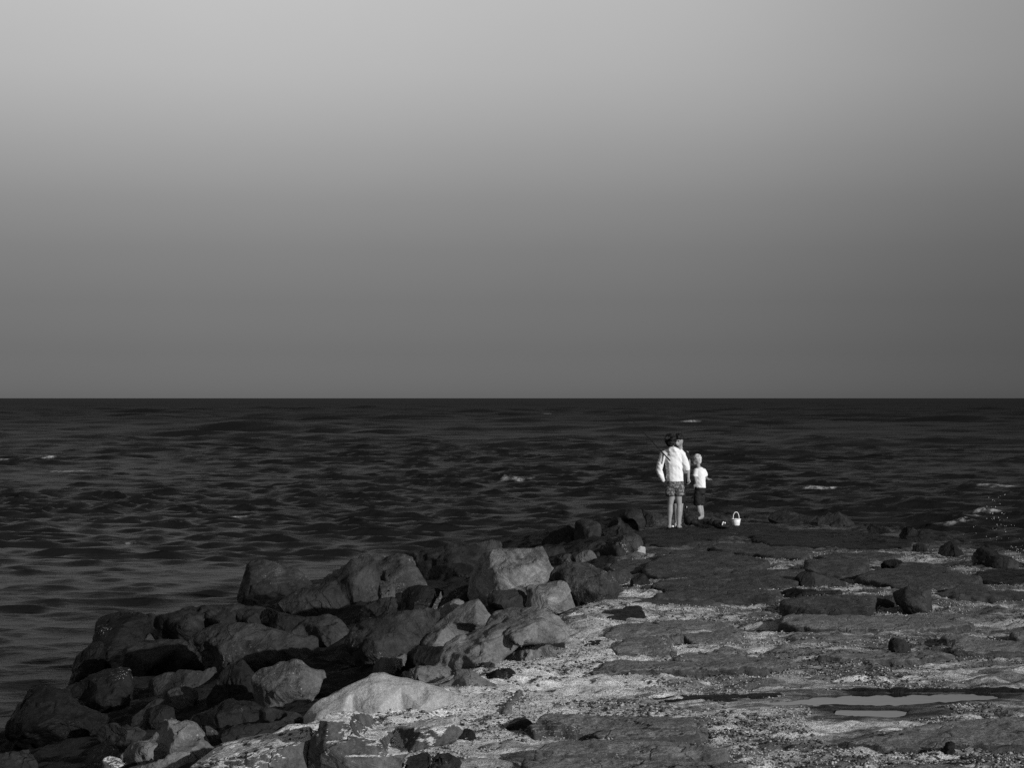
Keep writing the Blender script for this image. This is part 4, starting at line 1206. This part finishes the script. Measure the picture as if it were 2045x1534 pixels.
t1.tube([(1347.5, 961.5), (1347.5, 957), (1347, 944), (1346, 925), (1345.5, 912), (1345, 906), (1343, 899)], [(.150, .115), (.147, .115), (.137, .108), (.150, .110), (.166, .104), (.160, .092), (.080, .072)])
t1.tube([(1334, 905), (1325, 909), (1319, 925, .01), (1316.5, 939, .02), (1319.5, 950, .015), (1325.5, 961.5, .01)], [.075, .064, .054, .050, .045, .038])
t1.tube([(1355, 904), (1362, 909), (1368, 924, -.01), (1371.5, 936, -.01), (1368, 940, .10), (1361, 940, .22)], [.075, .066, .060, .056, .050, .042])
t1.tube([(1335, 903, -.03), (1339, 900, -.075), (1345, 899, -.085), (1352, 901, -.06), (1355, 903, -.02)], [.035, .048, .055, .048, .035], 10)
t1.ball((1345, 906, -.08), .085, .04, .07)
t1.queue('hooded_top', white, p1, 0.0095, 1, folds=0.007)
s1 = Shape(D1)
s1.tube([(1347.5, 957), (1347.5, 966), (1347.5, 974)], [(.146, .110), (.150, .114), (.150, .112)])
s1.tube([(1339.5, 970), (1338.5, 980), (1338, 989)], [.088, .090, .092])
s1.tube([(1355.5, 970), (1356, 980), (1356.5, 989)], [.088, .090, .092])
s1.queue('shorts', short_grey, p1, 0.0095, 1, folds=0.006)
h1 = Shape(D1)
h1.ball((1338.5, 877.5, .005), .104, .112, .102)
h1.ball((1338.5, 884, -.02), .078, .085, .075)
for k in range(16):
    g = k * 2.4
    h1.ball((1338.5 + 8 * math.cos(g), 876 + 6.5 * math.sin(g * 1.3), -.06 + .08 * math.sin(k)), .03, .03, .03, 8)
h1.queue('hair', dark_hair, p1, 0.010, 1, noise=0.010, nscale=35)

# --- dark-haired person behind, face turned down to the left
D2 = D1 + 0.62
z2 = floor_at(P(1356, 1050, D2).x, D2)
p2 = root('person', (P(1357, 1050, D2).x, D2, z2), 'dark-haired person in a black sleeveless top half hidden behind the white hooded top', 'person')
yb = HY + F * (ZC - z2) / D2 - 1.0
b2 = Shape(D2)
for hx, kx, ax, sg in ((1350, 1350, 1351, -1), (1361, 1359, 1357, 1)):
    b2.tube([(hx, 962), (kx, 985), (kx, 1006), (ax, 1020, -.01), (ax, yb - 8), (ax, yb - 3)], [.088, .075, .052, .056, .038, .038])
    b2.tube([(ax, yb - 2.2, .04), (ax - 1, yb - 2, -.05), (ax - 3, yb - 1.5, -.15)], [(.036, .028), (.040, .024), (.038, .016)], 10)
b2.tube([(1356, 968), (1356, 950), (1357, 930), (1358, 912), (1358, 903), (1357.5, 897)], [(.15, .10), (.135, .095), (.15, .10), (.165, .10), (.15, .08), (.06, .055)])
b2.tube([(1357.5, 898), (1357, 893, -.01), (1356.5, 888, -.02)], [.056, .052, .055])
b2.ball((1355.5, 880, -.03), .078, .095, .108)
b2.tube([(1353.0, 884, -.085), (1352.5, 890, -.095)], [.045, .035])
b2.tube([(1351.8, 882, -.12), (1350.3, 886.2, -.142), (1351.6, 887.5, -.12)], [.010, .014, .012], 8)
b2.ball((1362.0, 883, -.02), .012, .022, .032)
b2.tube([(1352, 889.6, -.118), (1355, 889.8, -.113)], [.009, .008], 6)
b2.tube([(1369, 905), (1373.5, 922), (1374, 934), (1374.3, 955, -.06)], [.058, .046, .040, .027])
hand(b2, b2.w((1374.3, 955, -.06)), Vector((0.15, -0.4, -1)), Vector((-0.8, -0.5, 0)), 1.0, 0.8)
b2.tube([(1346, 905), (1336, 924, .02), (1334, 940, .02), (1346, 944, -.22)], [.055, .046, .040, .027])
hand(b2, b2.w((1346, 944, -.22)), Vector((1, -0.2, -0.2)), Vector((0, -1, 0)), 1.0, 0.8)
o2 = b2.queue('body', skin_d, p2, 0.0095, 2)
t2 = Shape(D2)
t2.tube([(1356, 964), (1356, 950), (1357, 930), (1358, 912), (1359, 904), (1358.5, 899)], [(.162, .115), (.150, .108), (.165, .112), (.172, .112), (.145, .092), (.085, .070)])
t2.queue('sleeveless_top', black_top, p2, 0.0095, 1, folds=0.005)
s2 = Shape(D2)
s2.tube([(1356, 960), (1356, 968), (1356, 974)], [(.158, .115), (.165, .12), (.165, .12)])
s2.tube([(1350, 970), (1350, 985), (1350, 1003)], [.088, .085, .080])
s2.tube([(1360, 970), (1360, 985), (1359.5, 1003)], [.088, .085, .080])
s2.queue('shorts', black_top, p2, 0.0095, 1, folds=0.005)
h2 = Shape(D2)
h2.ball((1356, 874.5, -.015), .088, .105, .078)
h2.ball((1358, 879, .03), .076, .08, .085)
h2.tube([(1349, 875, -.11), (1354, 873, -.13), (1360, 876, -.10)], [.03, .035, .03], 8)
h2.queue('hair', dark_hair, p2, 0.010, 1, noise=0.010, nscale=35)
for ex in (1350.2, 1355.2):
    e = Shape(D2); e.ball((ex, 882.3, -.120), .010, .008, .007, 8); e.tube([(ex - 1.6, 880.6, -.118), (ex + 1.6, 880.4, -.118)], [.006, .006], 6)
    e.queue('eye', eye_m, p2, 0.004, 0)

# --- blond child in a white T-shirt
D3 = D1 + 1.15
z3 = floor_at(P(1400, 1045, D3).x, D3)
p3 = root('person', (P(1398, 1045, D3).x, D3, z3), 'blond child in a white T-shirt and dark knee-length shorts facing away to the left', 'person')
yb = HY + F * (ZC - z3) / D3 - 1.0
b3 = Shape(D3)
b3.tube([(1394, 980), (1393, 1000), (1395, 1010), (1397.5, 1022, -.01), (1400, yb - 8), (1400, yb - 3)], [.062, .052, .042, .044, .028, .028])
b3.tube([(1400, yb - 2, .05), (1398, yb - 1.8, -.02), (1395, yb - 1.4, -.10)], [(.028, .022), (.030, .018), (.028, .012)], 8)
b3.tube([(1401, 980, .05), (1400, 1000, .10), (1399.5, 1010, .12), (1401, 1022, .13), (1403, yb - 9, .14), (1403, yb - 4, .14)], [.062, .052, .042, .044, .028, .028])
b3.tube([(1403, yb - 3, .18), (1401, yb - 2.8, .11), (1398, yb - 2.4, .04)], [(.028, .022), (.030, .018), (.028, .012)], 8)
b3.tube([(1398, 984), (1397.5, 970), (1397, 952), (1397, 942), (1396, 935)], [(.085, .075), (.08, .07), (.088, .072), (.088, .07), (.045, .045)])
b3.tube([(1395.5, 936), (1394, 930), (1392.5, 925)], [.042, .038, .042])
b3.ball((1391.3, 918.5), .074, .082, .092)
b3.tube([(1387.5, 921, -.02), (1386.5, 927, -.02)], [.045, .034])
b3.tube([(1384.0, 918.5, -.02), (1382.2, 922, -.02), (1384, 923.5, -.02)], [.009, .012, .010], 8)
b3.ball((1393.5, 921.5, -.075), .018, .012, .026)
b3.tube([(1383.6, 925.6, -.02), (1385.5, 926.0, -.04)], [.008, .007], 6)
b3.tube([(1389.5, 941, -.03), (1388.3, 953, -.05), (1391, 967, -.12)], [.036, .029, .021])
hand(b3, b3.w((1391, 967, -.12)), Vector((-0.6, -0.1, -0.5)), Vector((0.4, 0.5, -0.5)), 0.7, 0.7)
b3.tube([(1405, 942, .04), (1409.3, 954, .05), (1414.5, 958, -.04)], [.036, .029, .020])
hand(b3, b3.w((1414.5, 958, -.04)), Vector((1, -0.2, 0)), Vector((0, -0.3, -1)), 0.6, 0.7)
b3.queue('body', skin, p3, 0.009, 2)
t3 = Shape(D3)
t3.tube([(1398.5, 974), (1398.5, 968), (1397.5, 955), (1397.3, 945), (1397, 939), (1396, 934.5)], [(.100, .085), (.098, .082), (.094, .080), (.103, .082), (.095, .072), (.055, .052)])
t3.tube([(1392, 939, -.02), (1389.5, 944, -.03), (1388.3, 952, -.045)], [.052, .050, .052])
t3.tube([(1403, 940, .02), (1406.5, 945, .04), (1408, 951, .05)], [.052, .050, .050])
t3.queue('t_shirt', white, p3, 0.009, 1, folds=0.005)
s3 = Shape(D3)
s3.tube([(1398, 973), (1398, 980), (1398, 986)], [(.092, .082), (.096, .085), (.096, .085)])
s3.tube([(1394, 982, -.02), (1392.8, 995, -.02), (1393.5, 1008)], [.066, .070, .070])
s3.tube([(1401, 982, .06), (1400, 995, .09), (1399.5, 1007, .12)], [.066, .066, .066])
s3.queue('shorts', short_dark, p3, 0.009, 1, folds=0.006)
h3 = Shape(D3)
h3.ball((1392.6, 915.6, .005), .078, .092, .080)
h3.ball((1394.5, 920, .01), .060, .080, .075)
h3.queue('hair', blond, p3, 0.009, 1, noise=0.006, nscale=40)
e = Shape(D3); e.ball((1384.8, 919.5, -.062), .009, .008, .007, 8)
e.queue('eye', eye_m, p3, 0.004, 0)

finish_jobs()


def fixed(o, name, v, f, mat, smooth=True):
    me = new_mesh_np(name, [tuple(Vector(p) - o.location) for p in v], f)
    if smooth:
        me.polygons.foreach_set('use_smooth', np.ones(len(me.polygons), bool))
    return link(name, me, mat, o)


# --- fishing rod resting on the shoulder
butt, tip = P(1337, 919, D1 - 0.165), P(1248, 824, D1 + 0.55)
rod = root('fishing_rod', butt, 'thin dark fishing rod slanting up left over the white hooded shoulder', 'fishing rod')
sh = Shape(D1); sh.tube([butt, butt.lerp(tip, 0.5), tip], [.0075, .006, .003], 8); fixed(rod, 'blank', sh.v, sh.f, carbon)
sh = Shape(D1); sh.tube([butt - (tip - butt).normalized() * .02, butt.lerp(tip, 0.16)], [.011, .010], 10); fixed(rod, 'grip', sh.v, sh.f, lens_dark)
for t in (0.3, 0.5, 0.68, 0.84, 0.97):
    c = butt.lerp(tip, t); ax = (tip - butt).normalized(); up = Vector((0.5, 0, -0.6)).normalized()
    sh = Shape(D1)
    ring = [c + up * .012 + (up * math.cos(g) + ax.cross(up) * math.sin(g)) * .008 for g in [k * math.pi / 4 for k in range(9)]]
    sh.tube(ring, [.0015] * 9, 5)
    fixed(rod, 'line_guide', sh.v, sh.f, carbon)

# --- handled pail
Dp = pixel_depth(1470, 1050)
pail = root('pail', P(1470, 1049.5, Dp), 'small white pail with a tall hoop handle standing at the jetty end', 'pail')
u = Dp / F


def lathe(c, prof, seg=28, close=True):
    v, f = [], []
    for r, z in prof:
        for k in range(seg):
            g = 2 * math.pi * k / seg
            v.append(c + Vector((r * math.cos(g), r * math.sin(g), z)))
    for i in range(len(prof) - 1):
        for k in range(seg):
            a, b = i * seg + k, i * seg + (k + 1) % seg
            f.append((a, b, b + seg, a + seg))
    f.append(tuple(range(seg)))
    return v, f


c = pail.location.copy()
v, f = lathe(c, [(6.6 * u, 0), (7.2 * u, 0.6 * u), (8.2 * u, 7 * u), (8.9 * u, 12.4 * u), (8.3 * u, 12.4 * u), (7.4 * u, 6 * u), (6.2 * u, 1.2 * u)])
fixed(pail, 'body', v, f, pale_plastic)
sh = Shape(Dp)
sh.tube([c + Vector((9.0 * u * math.cos(g), 9.0 * u * math.sin(g), 12.3 * u)) for g in [k * math.pi / 12 for k in range(25)]], [0.9 * u] * 25, 6)
fixed(pail, 'rim', sh.v, sh.f, pale_plastic)
sh = Shape(Dp)
sh.tube([c + Vector((-6.0 * u * math.cos(g), 0, 12.0 * u + 14.5 * u * math.sin(g) ** 0.8)) for g in [k * math.pi / 18 for k in range(19)]], [0.75 * u] * 19, 7)
fixed(pail, 'handle', sh.v, sh.f, pale_plastic)

# --- dark bag beside the pail, with a pale strap
Db = pixel_depth(1440, 1057)
bag = root('bag', P(1440, 1056, Db), 'dark soft bag with a pale strap lying left of the white pail', 'bag')
sh = Shape(Db)
sh.ball((1440, 1049, .05), .13, .12, .06); sh.ball((1431, 1046, .08), .09, .10, .07); sh.ball((1449, 1051, .02), .08, .08, .042)
sh.queue('body', lens_dark, bag, 0.010, 2, noise=0.008, nscale=12)
sh = Shape(Db); sh.tube([(1442, 1049, -.085), (1443.5, 1044.5, -.095), (1445, 1042.5, -.085)], [.012, .012, .010], 8); sh.queue('strap', pale_plastic, bag, 0.005, 1)
sh = Shape(Db); sh.ball((1447.6, 1044.8, -.075), .017, .012, .016, 8); sh.queue('pale_bit', pale_plastic, bag, 0.005, 1)
Dl = pixel_depth(1451, 1055)
lid = root('lid', P(1451, 1053.5, Dl), 'pale oval lid lying flat in front of the dark bag', 'lid')
c = lid.location.copy()
v, f = lathe(Vector((c.x, c.y, c.z + .004)), [(.050, 0), (.054, .006), (.054, .014), (.046, .018), (.020, .020), (.0005, .020)], 22)
fixed(lid, 'disc', v, f, pale_plastic)
v, f = lathe(Vector((c.x, c.y, c.z + .022)), [(.012, 0), (.014, .004), (.010, .010), (.0005, .011)], 12)
fixed(lid, 'knob', v, f, pale_plastic)
# --- dark backpack beside the standing group
Dk = D1 + 0.55
zk = floor_at(P(1378, 1045, Dk).x, Dk)
bp = root('backpack', (P(1378, 1045, Dk).x, Dk, zk), 'dark backpack slumped on the slab between the two fair pairs of legs', 'backpack')
sh = Shape(Dk)
sh.ball((1376, 1039, .05), .10, .10, .10); sh.ball((1385, 1043, .02), .085, .09, .055); sh.ball((1370, 1034, .05), .05, .06, .10)
sh.queue('body', lens_dark, bp, 0.010, 2, noise=0.008, nscale=12)
sh = Shape(Dk); sh.tube([(1369, 1026, .02), (1369, 1012, .02), (1371.5, 1010.5, .02), (1373.5, 1014, .02), (1373, 1026, .02)], [.014, .013, .012, .013, .014], 8); sh.queue('handle', lens_dark, bp, 0.006, 1)
sh = Shape(Dk); sh.ball((1371.5, 1013, -.005), .007, .006, .018, 8); sh.queue('pale_bit', pale_plastic, bp, 0.004, 1)  # pale bead painting the highlight on the dark gear
# --- crumpled white cloth and small packet
Dc = pixel_depth(1386, 1047)
cl = root('cloth', P(1386, 1046, Dc), 'crumpled white cloth lying in front of the dark backpack', 'cloth')
sh = Shape(Dc)
sh.ball((1388, 1043.5), .05, .04, .028); sh.ball((1383, 1041.5, .02), .04, .03, .018); sh.ball((1391, 1045), .03, .035, .018); sh.ball((1376.5, 1040.5, .05), .022, .02, .010)
sh.queue('bundle', white, cl, 0.006, 1, noise=0.010, nscale=28)
Dq = pixel_depth(1343, 1053)
pk = root('packet', P(1343, 1053.6, Dq), 'small white packet lying between the bare feet on the slab', 'packet')
sh = Shape(Dq); sh.ball((1343, 1051.6), .028, .025, .018); sh.ball((1341.5, 1052), .02, .02, .012)
sh.queue('wrapper', white, pk, 0.004, 1, noise=0.004, nscale=40)

# ------------------------------------------------------------------ spray where the swell meets the jetty
def spray():
    r = np.random.default_rng(4)
    verts, faces = [], []
    base = [(1, 0, 0), (0, 1, 0), (-1, 0, 0), (0, -1, 0), (0, 0, 1), (0, 0, -1)]
    fc = [(0, 1, 4), (1, 2, 4), (2, 3, 4), (3, 0, 4), (1, 0, 5), (2, 1, 5), (3, 2, 5), (0, 3, 5)]
    spots = []
    for k in range(32):
        spots.append((1988 + r.normal(0, 9), 985 + r.uniform(0, 80), r.uniform(.003, .010)))
    for k in range(26):
        spots.append((r.uniform(1905, 2040), r.uniform(1030, 1085), r.uniform(.002, .008)))
    for k in range(36):
        spots.append((2035 + r.normal(0, 14), 1098 + r.normal(0, 6), r.uniform(.003, .009)))
    for x, y, s in spots:
        c = P(x, y, 40 + r.uniform(-2, 3))
        o = len(verts)
        for q in base:
            verts.append((c.x + q[0] * s, c.y + q[1] * s, c.z + q[2] * s * r.uniform(.8, 1.4)))
        faces += [(a + o, b + o, d + o) for a, b, d in fc]
    o = link('sea_spray', new_mesh_np('sea_spray', verts, faces), plain_mat('spray_white', 0.45, 0.4, 0.4))
    tag(o, 'bright drops of sea spray in the air at the right margin', kind='stuff')


spray()
finish_jobs()
